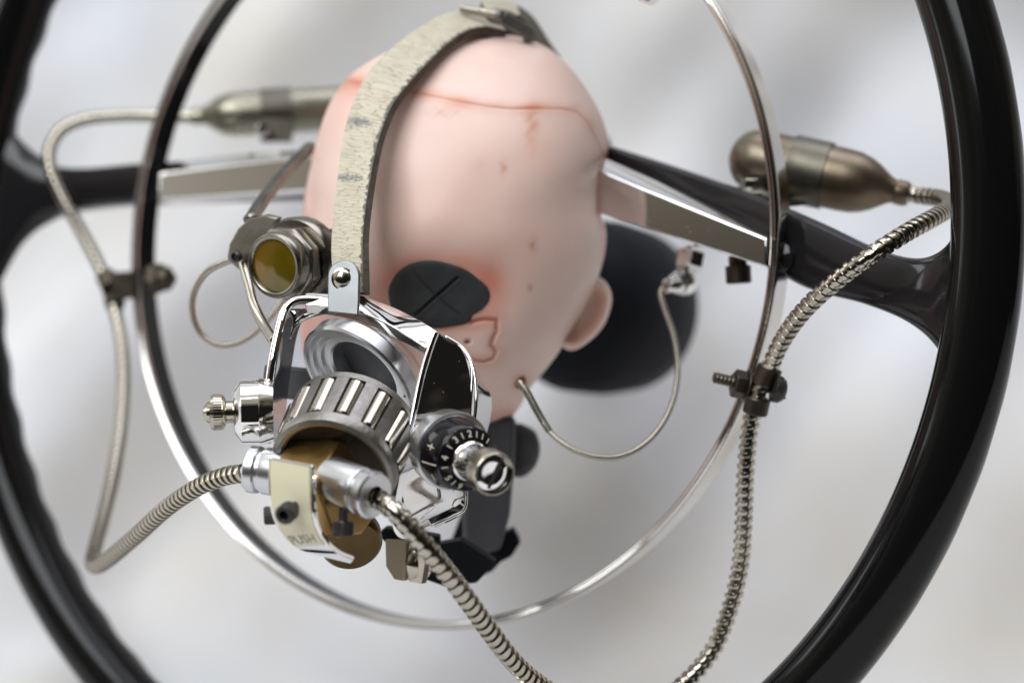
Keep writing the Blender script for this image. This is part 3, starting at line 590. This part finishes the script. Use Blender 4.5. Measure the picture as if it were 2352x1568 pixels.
# ------------------------------------------------------------------ respirator mask: chrome frame
mask = thing('respirator_mask', P(800, 1300, 57), 'chrome and brass machine-part respirator mask over the lower face of the doll head', 'mask')
LIP = PP([(612, 1018, 57.2), (613, 960, 57.2), (618, 895, 57.3), (627, 825, 57.4), (640, 762, 57.6), (655, 712, 57.8), (683, 690, 57.9), (745, 690, 58.1), (790, 694, 58.1)])
mb = MB(); sweep(mb, catmull(LIP, 140), .115, 14, flat=1.2)
LIP2 = PP([(1002, 762, 56.4), (988, 800, 56.35), (968, 868, 56.25), (952, 940, 56.1), (934, 1020, 55.9), (920, 1090, 55.7), (910, 1145, 55.55), (906, 1190, 55.5), (916, 1222, 55.6), (936, 1230, 55.8), (960, 1218, 56.2), (985, 1207, 56.6)])
sweep(mb, catmull(LIP2, 200), .075, 14, flat=1.3)
sweep(mb, catmull(PP([(898, 1075, 55.8), (912, 1110, 55.7), (924, 1150, 55.7), (932, 1185, 55.9)]), 40), .06, 10)
make(mb, 'frame_lip', CHROME_S, mask, angle=0)
mb = MB()    # thick top bar, right half; slimmer shadowed left half
ribbon(mb, PP([(700, 672, 58.3), (760, 672, 58.2), (822, 676, 58.1), (870, 692, 58.0), (920, 712, 57.8), (970, 738, 57.0), (1008, 762, 56.6)]), PP([(700, 700, 57.9), (760, 705, 57.7), (820, 716, 57.4), (865, 732, 57.1), (905, 752, 56.8), (945, 778, 56.5), (978, 802, 56.3)]), .35, 80, 8, bulge=.04)
make(mb, 'top_bar', CHROME, mask, bevel=.04, angle=30)
mb = MB()
ribbon(mb, PP([(650, 708, 57.7), (632, 770, 57.5), (620, 850, 57.4), (614, 930, 57.3), (611, 1015, 57.3)]), PP([(700, 708, 59.0), (676, 762, 59.2), (660, 850, 59.2), (650, 930, 59.2), (645, 1015, 59.0)]), .12, 50, inward=(1, .2, 0))
make(mb, 'side_plate', CHROME, mask, bevel=.03)
mb = MB(); sweep(mb, catmull(PP([(662, 775, 58.6), (680, 742, 58.6), (715, 722, 58.4), (760, 714, 58.2), (815, 722, 58.0)]), 60), .10, 12); make(mb, 'inner_arch', CHROME_S, mask, angle=0)
def right_plate():
    rows = [[(1002, 762, 56.45), (1014, 768, 56.6), (1020, 771, 56.9), (1026, 778, 58.0)],
            [(985, 808, 56.4), (1056, 798, 56.85), (1064, 804, 57.2), (1074, 818, 59.0)],
            [(965, 872, 56.3), (1077, 850, 56.95), (1088, 856, 57.3), (1108, 872, 59.6)],
            [(949, 945, 56.15), (1082, 930, 56.85), (1092, 936, 57.25), (1130, 925, 59.8)],
            [(932, 1020, 55.95), (1068, 1010, 56.75), (1080, 1018, 57.15), (1114, 1008, 59.6)],
            [(917, 1100, 55.4), (1058, 1092, 58.3), (1070, 1098, 58.5), (1077, 1100, 59.4)],
            [(907, 1165, 55.4), (1053, 1152, 58.2), (1067, 1164, 58.4), (1071, 1170, 59.2)],
            [(918, 1222, 55.6), (984, 1192, 57.4), (992, 1206, 57.6), (1002, 1212, 58.0)]]
    A = np.array([[P(*p) for p in r] for r in rows]); n = 60; C = np.stack([catmull(A[:, j], n) for j in range(4)], 1)
    cols = []
    for j, m in ((0, 8), (1, 3), (2, 5)):
        for q in np.linspace(0, 1, m, endpoint=False):
            b = C[:, j] * (1 - q) + C[:, j + 1] * q
            if j == 0: b = b + np.array([.0, -.02, 0]) * math.sin(math.pi * q)
            cols.append(b)
    cols.append(C[:, 3]); G = np.stack(cols, 1); k = G.shape[1]
    back = G[:, ::-1] + np.array([-.05, .16, 0]); G = np.concatenate([G, back], 1); mb = MB().add(G.reshape(-1, 3), grid_faces(n, 2 * k) + [tuple(range(2 * k - 1, -1, -1)), tuple(range((n - 1) * 2 * k, n * 2 * k))])
    make(mb, 'cheek_plate', CHROME, mask, angle=22)
    mb = MB(); sweep(mb, catmull(PP([(1022, 772, 57.6), (1066, 803, 57.5), (1089, 855, 57.25), (1093, 935, 57.0), (1081, 1018, 57.0), (1071, 1098, 57.7), (1068, 1164, 57.6), (1040, 1185, 57.4), (992, 1207, 57.1)]), 90), .055, 10); make(mb, 'edge_bead', CHROME_S, mask, angle=0)
right_plate()
# strap tab with rivet
mb = MB(); q = []
for a in np.linspace(180, 0, 17): q.append((789 + 36 * math.cos(math.radians(a)), 634 - 36 * math.sin(math.radians(a))))
q += [(824, 690), (822, 724), (752, 716), (752, 690)]
tabp = np.array([P(x, y, 57.5 - (y - 600) * .0022 - (x - 790) * .003) for x, y in q]); prism(mb, tabp, vec(.35, -.05, 1) * .12)
make(mb, 'strap_tab', pbr('dull_nickel_tab', (.30, .31, .31), 1, .38, var=.2, vscale=90), mask, bevel=.035)
mb = MB(); lathe(mb, P(787, 640, 57.45), vec(.02, .0, -1), [(-.1, .31), (.0, .33), (.04, .33), (.05, .27), (.10, .24), (.15, .13), (.16, 0)], 36); make(mb, 'rivet', NICKEL, mask, angle=50)

# stepped aluminium cup
cax = vec(.66 * .81, -.75 * .81, .59); cc = P(818, 876, 58.2)
mb = MB(); prof = [(1.2, 1.12), (.42, 1.16), (.36, 1.22), (.36, 1.42), (.24, 1.46), (.24, 1.62), (.10, 1.66), (.10, 1.80), (.0, 1.84), (.0, 1.93), (.07, 1.99), (.48, 1.99), (.55, 1.93), (.55, 1.5), (.9, 1.4), (.9, 1.2)]
u, v, a = frame(cax); ring_lathe(mb, cc, cax, prof, 96); make(mb, 'cup', ALU, mask, angle=30)
mb = MB(); lathe(mb, P(838, 862, 60.6), (0, 1, 0), [(0, 1.0), (3, 1.1)], 40); make(mb, 'cup_neck', GREYMET, mask)
mb = MB(); lathe(mb, cc, cax, [(.9, 0), (.9, 1.14), (1.1, 1.14), (1.1, 0)], 48); make(mb, 'cup_bore', GREYMET, mask)
for an in (200, 330):
    mb = MB(); lathe(mb, cc + cax * .09 + 1.73 * (math.cos(math.radians(an)) * u + math.sin(math.radians(an)) * v), -cax, [(0, .05), (.012, .05), (.012, 0)], 14); make(mb, 'pin_hole', OXIDE, mask)
mb = MB(); box(mb, P(680, 880, 60.5), vec(1, .1, 0), vec(0, 1, 0), 2.0, 1.0, .6); make(mb, 'hinge_block', GREYMET, mask, bevel=.1)

# roller bearing
bax = vec(.41 * .6, -.91 * .6, .8); bc = P(763, 1083, 55.35); bu, bv, _ = frame(bax)
LB, RN, RF = 2.15, 1.82, 1.96
cage = MB()
ring_lathe(cage, bc, bax, [(.30, 1.48), (.10, 1.50), (.0, 1.58), (-.03, 1.68), (.02, 1.79), (.12, 1.84), (.34, 1.855), (.36, 1.72)], 120)
ring_lathe(cage, bc, bax, [(LB - .26, RF - .16), (LB - .26, RF + .005), (LB - .04, RF + .02), (LB, RF - .03), (LB, RF - .2), (LB - .05, RF - .25)], 120)
NR = 14; off = math.radians(4)
for k in range(NR):      # cage bars
    a0 = off + (k + .5) * 2 * np.pi / NR; hw = .095; seg = 6; V = []
    for (t_, R_) in ((.30, 1.85), (LB - .2, RF + .005)):
        for rr in (R_, R_ - .16):
            for q in np.linspace(-hw, hw, seg): V.append(bc + bax * t_ + rr * (math.cos(a0 + q) * bu + math.sin(a0 + q) * bv))
    f = []
    for i in range(seg - 1):
        f += [(i, i + 1, 2 * seg + i + 1, 2 * seg + i), (seg + i, 3 * seg + i, 3 * seg + i + 1, seg + i + 1)]
    f += [(0, 2 * seg, 3 * seg, seg), (seg - 1, 2 * seg - 1, 4 * seg - 1, 3 * seg - 1)]
    cage.add(V, f)
cage_o = make(cage, 'roller_bearing', BLUED, mask, angle=30)
mbr = MB(); lathe(mbr, bc + bax * .42, bax, [(0, 0), (0, 1.46), (.05, 1.5), (1.4, 1.54), (1.4, 0)], 60); make(mbr, 'dark_plug', OXIDE, mask)  # closed black disc added to stand for shade inside the bearing
for k in range(NR):
    a0 = off + k * 2 * np.pi / NR; e_ = math.cos(a0) * bu + math.sin(a0) * bv
    A = bc + bax * .42 + e_ * (1.855 - .18); B = bc + bax * (LB - .33) + e_ * (RF - .17); L_ = np.linalg.norm(B - A)
    mb = MB(); lathe(mb, A, B - A, [(0, .0), (0, .19), (.04, .225), (L_ - .04, .24), (L_, .2), (L_, 0)], 28); make(mb, 'roller', ROLLER, cage_o, angle=40)

# brass hexagonal block
hp = PP([(781, 1013, 54.9), (722, 1104, 53.45), (772, 1236, 53.9), (832, 1226, 55.2), (888, 1150, 56.5), (856, 1030, 56.6)])
mb = MB(); prism(mb, hp, np.array([-1.36, 1.15, .20])); make(mb, 'brass_block', BRASS, mask, bevel=.07, angle=25)
mb = MB(); lathe(mb, P(806, 1240, 56.6), vec(.2, .45, -.8), [(-.9, .4), (-.8, .8), (-.2, .92), (.15, .9), (.3, .8), (.3, 0)], 48); make(mb, 'brass_foot', DKBRASS, mask, angle=45)
# couplings
def coupling(tip, ax, r, L, bore, name='coupling'):
    pr = [(0, bore), (0, r - .06), (.06, r), (.30, r), (.34, r - .03), (.36, r - .08), (.46, r - .08), (.48, r - .02), (.54, r + .0), (L, r), (L, .1), (.6, .1), (.6, bore)]
    mb = MB(); u_, v_, a_ = frame(ax); ring_lathe(mb, tip, ax, pr, 72); make(mb, name, ALU, mask, angle=28)
coupling(P(862, 1138, 53.15), vec(-.72, -.20, .62), .66, 1.75, .27)
coupling(P(572, 1076, 56.0), vec(.93, .10, -.22), .68, 1.2, .27)
# socket-head screws
def shcs(tip, ax, r, h, stem, mat=OXIDE):
    mb = MB(); fn = lambda t_, r_, th: r_ * (1 + (.025 * np.sign(np.sin(th * 26)) if .1 * h < t_ < .9 * h and r_ > .9 * r else 0))
    u_, v_, a_ = frame(ax)
    prof = [(h * .55, 0.001), (h * .55, r * .5), (0.02, r * .52), (0, r * .58), (0, r * .9), (h * .1, r), (h * .12, r), (h * .88, r), (h * .9, r), (h, r * .95), (h, r * .45), (h + stem, r * .45)]
    lathe(mb, tip, ax, prof, 104, fn=fn); return make(mb, 'socket_screw', mat, mask, angle=30)
shcs(P(651, 1184, 52.35), vec(.35, -.30, .9), .27, .42, .8)
shcs(P(787, 1232, 53.6), vec(.03, -1, .12), .285, .42, .55)
shcs(P(606, 1184, 54.6), vec(1, -.05, .1), .25, .35, .5)
# cream PUSH plate
RE = PP([(718, 1067, 52.75), (719, 1126, 52.62), (721, 1166, 52.62), (728, 1206, 52.75), (745, 1241, 53.05), (775, 1270, 53.6), (812, 1287, 54.3)])
LE = PP([(616, 1048, 53.75), (615.5, 1106, 53.62), (620, 1166, 53.62), (636, 1210, 53.8), (668, 1250, 54.2), (712, 1270, 54.5), (806, 1294, 54.8)])
mb = MB(); ribbon(mb, LE, RE, .13, 80, 8, inward=(.5, 1, .2)); plate = make(mb, 'push_plate', CHROME_S, mask, angle=30, bevel=.03)
pl, pr_ = catmull(LE, 200), catmull(RE, 200); PN = np.cross(pr_ - pl, np.gradient((pl + pr_) / 2, axis=0)); PN /= np.linalg.norm(PN, axis=1)[:, None]; PN *= np.where(PN[:, 1] > 0, -1, 1)[:, None]
def onplate(uu, vv, h):     # uu across 0..1, vv along 0..1
    i = np.clip(vv * 199, 0, 198.999); k = int(i); f_ = i - k; A = pl[k] * (1 - f_) + pl[k + 1] * f_; B = pr_[k] * (1 - f_) + pr_[k + 1] * f_
    return A * (1 - uu) + B * uu + PN[k] * h
nn, mm = 90, 14; V = []
for hh in (.022, -.01):
    for i in range(nn):
        for j in range(mm): V.append(onplate(.065 + .87 * j / (mm - 1), .018 + (.69 + 0 * j) * i / (nn - 1), hh))
ff = grid_faces(nn, mm, False); o_ = nn * mm; ff += [tuple(a + o_ for a in q[::-1]) for q in grid_faces(nn, mm, False)]
for i in range(nn - 1): ff += [(i * mm, (i + 1) * mm, (i + 1) * mm + o_, i * mm + o_), (i * mm + mm - 1, i * mm + mm - 1 + o_, (i + 1) * mm + mm - 1 + o_, (i + 1) * mm + mm - 1)]
for j in range(mm - 1): ff += [(j, j + o_, j + 1 + o_, j + 1), ((nn - 1) * mm + j, (nn - 1) * mm + j + 1, (nn - 1) * mm + j + 1 + o_, (nn - 1) * mm + j + o_)]
enam = make(MB().add(V, ff), 'enamel_panel', ENAMEL, mask, angle=40)
def glyphs(txt, size=1.0, ext=.02):
    c = bpy.data.curves.new('t', 'FONT'); c.body = txt; c.size = size; c.extrude = ext; c.resolution_u = 6; c.align_x = 'CENTER'; c.align_y = 'CENTER'
    o = bpy.data.objects.new('t', c); scene.collection.objects.link(o); dg = bpy.context.evaluated_depsgraph_get(); dg.update(); ev = o.evaluated_get(dg); me = bpy.data.meshes.new_from_object(ev)
    V = np.array([v.co[:] for v in me.vertices]); f = [tuple(p.vertices) for p in me.polygons]; bpy.data.objects.remove(o); bpy.data.curves.remove(c); bpy.data.meshes.remove(me)
    return V, f
GV, GF = glyphs('PUSH', 1.0, .5)
gx = GV[:, 0] / (GV[:, 0].max() - GV[:, 0].min()); gy = GV[:, 1] / (GV[:, 1].max() - GV[:, 1].min()); gz = GV[:, 2]
Vt = [onplate(.47 + .68 * x, .625 - .085 * y, .022 + (.012 if z > 0 else -.01)) for x, y, z in zip(gx, gy, gz)]
ENAM2 = pbr('worn_cream_letter', (.30, .27, .18), 0, .35, var=.3, vscale=200)
make(MB().add(Vt, GF), 'lettering', ENAM2, mask, smooth=False)

# dial on the cheek plate
dax = nrmz(np.array([99 / 107 * math.sin(math.radians(29)), -math.cos(math.radians(29)), -41 / 107 * math.sin(math.radians(29))])); dc = P(1037, 1034, 55.3)
du, dv, _ = frame(dax)     # du: image right, dv: image up
if du[0] < 0: du, dv = -du, -dv
if dv[2] < 0: dv = -dv
mb = MB(); lathe(mb, dc, dax, [(-1.6, .8), (-.5, .8), (-.45, 1.10), (.0, 1.14), (.12, 1.13), (.16, 1.08), (.18, 1.0)], 96); make(mb, 'dial_collar', ALU, mask, angle=35)
mb = MB(); lathe(mb, dc, dax, [(.10, 1.0), (.12, 1.06), (.20, 1.07), (.45, 1.035), (.75, .965), (.97, .89), (1.0, .85), (1.0, .3)], 96); make(mb, 'dial_body', BLACKD, mask, angle=40)
mb = MB(); lathe(mb, dc, dax, [(.98, .6), (.98, .88), (1.02, .91), (1.07, .91), (1.10, .885), (1.24, .615), (1.27, .58), (1.27, .3)], 96); dial_ring = make(mb, 'number_ring', BLACKD, mask, angle=30)
mb = MB(); lathe(mb, dc, dax, [(1.2, .56), (1.27, .56), (1.30, .53), (1.38, .50), (1.8, .49), (2.15, .50), (2.18, .52)], 64); make(mb, 'knob_neck', CHROME_S, mask, angle=35)
mb = MB(); knurl = lambda t_, r_, th: r_ + (.018 * (np.abs(((th * 84 / (2 * np.pi)) % 1) * 2 - 1) - .5) if 2.19 < t_ < 2.74 and r_ > .55 else 0)
lathe(mb, dc, dax, [(2.14, .50), (2.16, .57), (2.20, .60), (2.45, .605), (2.70, .605), (2.76, .595), (2.78, .58), (2.78, .545), (2.64, .535), (2.54, .525), (2.50, .001)], 504, fn=knurl); make(mb, 'knurled_knob', NICKEL, mask, angle=20)
mb = MB(); lathe(mb, dc, dax, [(2.51, .0), (2.51, .525), (2.62, .525), (2.63, .5), (2.60, .25), (2.595, 0)], 48); make(mb, 'knob_lens', CHROME_S, mask)
mb = MB(); box(mb, dc + dax * 2.62 + du * .10, dv * .92 + du * .38, du, .92, .09, .03); make(mb, 'knob_slot', OXIDE, mask)
def cone_pt(t0, r0, t1, r1, ang, s, h=.006):     # point on a cone frustum at angle, s from inner(0) to outer(1)
    t_ = t0 + (t1 - t0) * s; r_ = r0 + (r1 - r0) * s; e_ = math.cos(ang) * du + math.sin(ang) * dv
    n_ = nrmz(-(r1 - r0) * dax * -1 * -1 + 0 * e_) ; sl = nrmz(dax * (t1 - t0) + e_ * (r1 - r0)); nn_ = nrmz(np.cross(np.cross(sl, e_), sl)); nn_ = nn_ if nn_ @ (e_ + dax) > 0 else -nn_
    return dc + dax * t_ + e_ * r_ + nn_ * h
# ring face frustum: inner edge (t 1.22, r .66) -> outer edge (t .97, r .93)
mb = MB(); cp = P(1076, 1052, 54.4)
def image_angle(px, py):       # wheel angle on the dial for a pixel
    c0 = dc + dax * 1.17; q = P(px, py, 1.0); tt = (c0 @ dax) / (q @ dax); w_ = q * tt - c0; return math.atan2(w_ @ dv, w_ @ du)
marks = [('2', 1079, 989), ('|', 1061, 997), ('3', 1047, 1010), ('|', 1036, 1028), ('4', 1027, 1052), ('|', 1027, 1072), ('5', 1032, 1096), ('|', 1041, 1109), ('6', 1055, 1121), ('|', 1098, 987), ('|', 1115, 991), ('|', 1130, 1002)]
for ch, px_, py_ in marks:
    an = image_angle(px_, py_)
    if ch == '|':
        A = [cone_pt(1.24, .615, 1.10, .885, an + dx / .8, s, h) for h in (.006, -.01) for dx, s in ((-.012, .22), (.012, .22), (.012, .80), (-.012, .80))]
        mb.add(A, [(0, 1, 2, 3), (7, 6, 5, 4), (0, 4, 5, 1), (1, 5, 6, 2), (2, 6, 7, 3), (3, 7, 4, 0)])
    else:
        gv, gf = glyphs(ch, 1.0, .5); h_ = gv[:, 1].max() - gv[:, 1].min(); cx_ = (gv[:, 0].max() + gv[:, 0].min()) / 2
        A = [cone_pt(1.24, .615, 1.10, .885, an - (x - cx_) / h_ * .20 / .80, .5 + y / h_ * .62, .006 if z > 0 else -.01) for x, y, z in gv]; mb.add(A, gf)
# body marks: + , long index line, -
def bodymark(px_, py_, pts, w_):
    c0 = dc + dax * .5; q = P(px_, py_, 1.0); tt = (c0 @ dax) / (q @ dax); ww = q * tt - c0; an = math.atan2(ww @ dv, ww @ du)
    for (a0, s0, a1, s1) in pts:
        L_ = math.hypot((a1 - a0), (s1 - s0) * .6); nx_, ny_ = -(s1 - s0) * .6 / L_ * w_ / 2, (a1 - a0) / L_ * w_ / 2
        B = [cone_pt(.95, .90, .22, 1.068, an + aa, ss, h) for h in (.034, -.02) for aa, ss in ((a0 + nx_, s0 + ny_ / .6), (a1 + nx_, s1 + ny_ / .6), (a1 - nx_, s1 - ny_ / .6), (a0 - nx_, s0 - ny_ / .6))]
        mb.add(B, [(0, 1, 2, 3), (7, 6, 5, 4), (0, 4, 5, 1), (1, 5, 6, 2), (2, 6, 7, 3), (3, 7, 4, 0)])
bodymark(993, 1025, [(-.09, .42, .09, .42), (0, .25, 0, .62)], .022)
bodymark(994, 1058, [(0, .02, 0, .85)], .020)
bodymark(997, 1088, [(-.10, .45, .10, .45)], .020)
make(mb, 'dial_marking', WHITEP, dial_ring, smooth=False)

# left thumb nut
kax = vec(-1, .02, -.12); kc = P(604, 944, 57.2)
mb = MB(); lathe(mb, kc, kax, [(-.3, .9), (0, .98), (.10, .99), (.12, .95), (.62, .94), (.80, .70), (.86, .52), (.86, 0)], 64); make(mb, 'side_boss', CHROME_S, mask, angle=35)
mb = MB(); kn = lambda t_, r_, th: r_ + (.004 * np.sin(th * 40) if 1.14 < t_ < 1.5 and r_ > .4 else 0)
lathe(mb, kc, kax, [(.86, .33), (1.05, .33), (1.08, .42), (1.12, .48), (1.18, .52), (1.42, .53), (1.50, .48), (1.54, .32), (1.62, .29), (1.71, .18), (1.745, 0)], 160, fn=kn); make(mb, 'thumb_nut', NICKEL, mask, angle=25)
# lower dark bracket under the mask
brk = thing('black_bracket', P(940, 1345, 60), 'small dark bracket with a chrome wing nut and pale plate below the mask', 'bracket')
mb = MB(); prism(mb, PP([(884, 1238, 59.6), (934, 1240, 59.4), (928, 1334, 59.6), (905, 1330, 59.6), (886, 1300, 59.7)]), (.1, .18, 0)); make(mb, 'plate', pbr('dull_tan_metal', (.33, .28, .2), .8, .4), brk, bevel=.03)
mb = MB(); prism(mb, PP([(868, 1226, 60.2), (885, 1212, 60.2), (940, 1218, 60.1), (1010, 1232, 60.2), (1010, 1262, 60.2), (935, 1246, 60.2), (885, 1246, 60.2)]), (0, 1.0, 0)); prism(mb, PP([(975, 1255, 60.6), (1060, 1240, 61.5), (1140, 1290, 62.5), (1095, 1338, 62), (1020, 1346, 61.3), (975, 1330, 60.8)]), (0, 1.2, 0)); make(mb, 'body', RUBBER, brk, bevel=.06)
mb = MB(); lathe(mb, P(958, 1290, 60.0), vec(-.6, .1, -1), [(-.5, .35), (.0, .55), (.1, .62), (.35, .5), (.5, .3), (.55, 0)], 30); ribbon(mb, PP([(938, 1245, 59.8), (955, 1285, 59.5), (940, 1335, 59.8)]), PP([(965, 1250, 59.4), (975, 1288, 59.2), (968, 1340, 59.4)]), .2, 30); make(mb, 'wing_nut', NICKEL, brk, angle=40)
# mount post behind the chin
post = thing('mounting_post', P(1130, 1340, 66), 'dark grey cast mounting post standing behind the chin of the doll head', 'mount')
mb = MB(); prism(mb, PP([(1062, 960, 65.6), (1185, 958, 65.6), (1182, 1060, 65.6), (1172, 1180, 65.6), (1150, 1262, 65.6), (1062, 1290, 65.6)]), (0, 1.6, 0)); make(mb, 'column', GREYMET, post, bevel=.2)
mb = MB(); prism(mb, PP([(1150, 985, 67), (1190, 970, 67), (1232, 990, 67), (1244, 1030, 67), (1232, 1075, 67), (1200, 1100, 67), (1155, 1090, 67)]), (0, 1.0, 0)); make(mb, 'lug', GREYMET, post, bevel=.25)
mb = MB(); prism(mb, PP([(1100, 1225, 66.5), (1150, 1230, 66.5), (1180, 1215, 66.5), (1196, 1245, 66.5), (1175, 1278, 66.5), (1130, 1300, 66.5), (1100, 1290, 66.5)]), (0, 1.4, 0)); prism(mb, PP([(1060, 1180, 66.2), (1140, 1180, 66.2), (1150, 1290, 66.2), (1140, 2010, 67.5), (1040, 2010, 67.5), (1050, 1290, 66.2)][0:3] + [(1130, 1312, 66.4), (1062, 1342, 66.4), (1000, 1338, 66.4)]), (0, 2.0, 0)); make(mb, 'foot', RUBBER, post, bevel=.06)

# ------------------------------------------------------------------ amber eyepiece and its bracket
BRONZE = pbr('greyed_bronze', (.30, .28, .235), 1, .27, var=.2, vscale=70, rvar=.04)
eye = thing('amber_eyepiece', P(630, 690, 60.5), 'steel eyepiece with a round amber lens beside the left cheek of the doll', 'eyepiece')
ec = P(628, 611, 59.2); eax = nrmz(-vec(.50, -.16, .85))          # towards the viewer, slightly left
mb = MB(); ring_lathe(mb, ec, eax, [(-.45, .8), (-.05, .80), (.0, .82), (.03, .86), (.03, .93), (-.02, .98), (-.12, 1.02), (-.45, 1.02)], 72); make(mb, 'bezel', BRONZE, eye, angle=40)
mb = MB(); lathe(mb, ec, eax, [(-.3, 0), (-.3, .82), (-.08, .82), (-.05, .6), (-.03, .3), (-.02, 0)], 60); make(mb, 'lens', AMBER, eye, angle=60)
mb = MB(); hexa(mb, ec - eax * 1.0, eax, 1.17, .55, .12, n=8, rot=.35); make(mb, 'hex_nut', BRONZE, eye, angle=20, bevel=.06)
mb = MB(); lathe(mb, ec - eax * 1.75, eax, [(0, 1.2), (.1, 1.34), (.55, 1.36), (.68, 1.28), (.7, 1.0), (.7, 0)], 72); make(mb, 'flange', BRONZE, eye, angle=35)
mb = MB(); lathe(mb, ec - eax * 3.0, eax, [(0, .8), (1.3, .95)], 40); make(mb, 'barrel', RUBBER, eye)
mb = MB(); prism(mb, PP([(520, 592, 61.2), (526, 560, 61.2), (545, 525, 61.0), (572, 502, 60.8), (610, 493, 60.6), (640, 500, 60.4), (600, 560, 60.4), (575, 618, 60.6), (548, 620, 61.0), (525, 600, 61.2)]), -eax * .25); make(mb, 'bracket_plate', DKMETAL, eye, bevel=.06)
mb = MB(); lathe(mb, P(547, 588, 60.7), eax, [(0, .18), (.15, .18), (.2, .12), (.12, .10), (.12, 0)], 24); make(mb, 'screw', OXIDE, eye)
mb = MB(); sweep(mb, catmull(PP([(575, 505, 61.5), (610, 452, 63), (655, 395, 65), (712, 338, 67)]), 40), .24, 14, flat=.8); make(mb, 'support_rod', DKMETAL, eye, angle=0)
mb = MB(); sweep(mb, catmull(PP([(556, 600, 61.0), (572, 655, 60.6), (583, 700, 60.2), (605, 745, 59.5), (630, 785, 58.6)]), 40), .13, 14, flat=1.5); make(mb, 'support_rod', NICKEL, eye, angle=0)

# ------------------------------------------------------------------ leather strap over the crown
strap = thing('leather_strap', P(800, 680, 59), 'cracked cream leather strap running over the crown of the doll head to the mask', 'strap')
Ls = PP([(772, 668, 58.2), (762, 600, 58.6), (762, 540, 59.0), (768, 470, 59.6), (779, 380, 60.3), (791, 300, 61.0), (815, 225, 61.7), (852, 158, 62.4), (905, 106, 63.2), (960, 66, 64.0), (1020, 32, 65.0), (1065, 28, 65.8), (1120, 38, 66.4)])
Rs = PP([(836, 672, 57.7), (833, 600, 57.9), (834, 540, 58.3), (841, 470, 58.9), (855, 385, 59.6), (873, 310, 60.3), (900, 243, 61.0), (942, 188, 61.8), (987, 140, 62.6), (1030, 99, 63.5), (1075, 70, 64.3), (1118, 62, 64.9), (1165, 72, 65.4)])
mb = MB(); ribbon(mb, Ls, Rs, .32, 220, 14, inward=(.75, .9, -.5), side_mi=1, bulge=.03); make(mb, 'front_band', [LEATHER, LEDGE], strap, angle=40)
Lb = PP([(1112, 6, 67.0), (1150, 6, 67.6), (1190, 14, 68.2), (1225, 40, 68.8), (1262, 95, 69.6), (1305, 160, 70.6), (1350, 235, 71.6), (1392, 305, 72.6), (1412, 350, 73.2)])
Rb = PP([(1135, 30, 65.6), (1165, 30, 66.0), (1192, 36, 66.6), (1212, 60, 67.2), (1236, 110, 68.0), (1270, 155, 69.0), (1320, 205, 70.0), (1368, 275, 71.0), (1390, 335, 71.8)])
mb = MB(); ribbon(mb, Lb, Rb, .25, 120, 8, inward=(-.2, .6, -1), side_mi=1); make(mb, 'rear_band', [pbr('dark_olive_leather', (.10, .09, .055), 0, .7, var=.3, vscale=60), LEDGE], strap, angle=40)
mb = MB(); ribbon(mb, PP([(1105, 4, 66.6), (1140, 2, 67.0), (1185, 8, 67.4)]), PP([(1120, 32, 65.6), (1160, 34, 66.0), (1195, 36, 66.4)]), .2, 30, 6, inward=(0, .5, -1), side_mi=1); make(mb, 'strap_loop', [LEATHER, LEDGE], strap)
mb = MB(); sweep(mb, catmull(PP([(1190, 84, 67.0), (1150, 66, 66), (1110, 76, 65.6), (1060, 88, 66)]), 30), .22, 12, flat=1.5); make(mb, 'under_band', LEDGE, strap)
bk = thing('strap_buckle', P(1150, 60, 65.2), 'small grey metal buckle with a ribbed roller on the strap above the crown', 'buckle')
A, B = P(1060, 20, 65.3), P(1144, 35, 64.8); pts, s = resample(np.array([A, B]), .02); R = .135 + .012 * np.sin(s * 60)[:, None] * np.ones((1, 20)); mb = MB(); sweep(mb, pts, R, 20, flat=1.1); make(mb, 'roller', NICKEL, bk, angle=0)
mb = MB(); lathe(mb, P(1146, 37, 64.7), nrmz(B - A), [(-.08, .2), (.0, .24), (.12, .24), (.17, .15), (.17, 0)], 24); box(mb, P(1187, 60, 65.1), P(1228, 84, 65.6) - P(1146, 36, 64.8), vec(.5, -1, 0), 1.25, .42, .25); box(mb, P(1215, 82, 65.5), vec(.2, 1, .1), vec(1, 0, 0), .5, .45, .3); make(mb, 'frame', pbr('dull_grey_metal', (.22, .22, .20), .7, .45, var=.3, vscale=80), bk, bevel=.06)
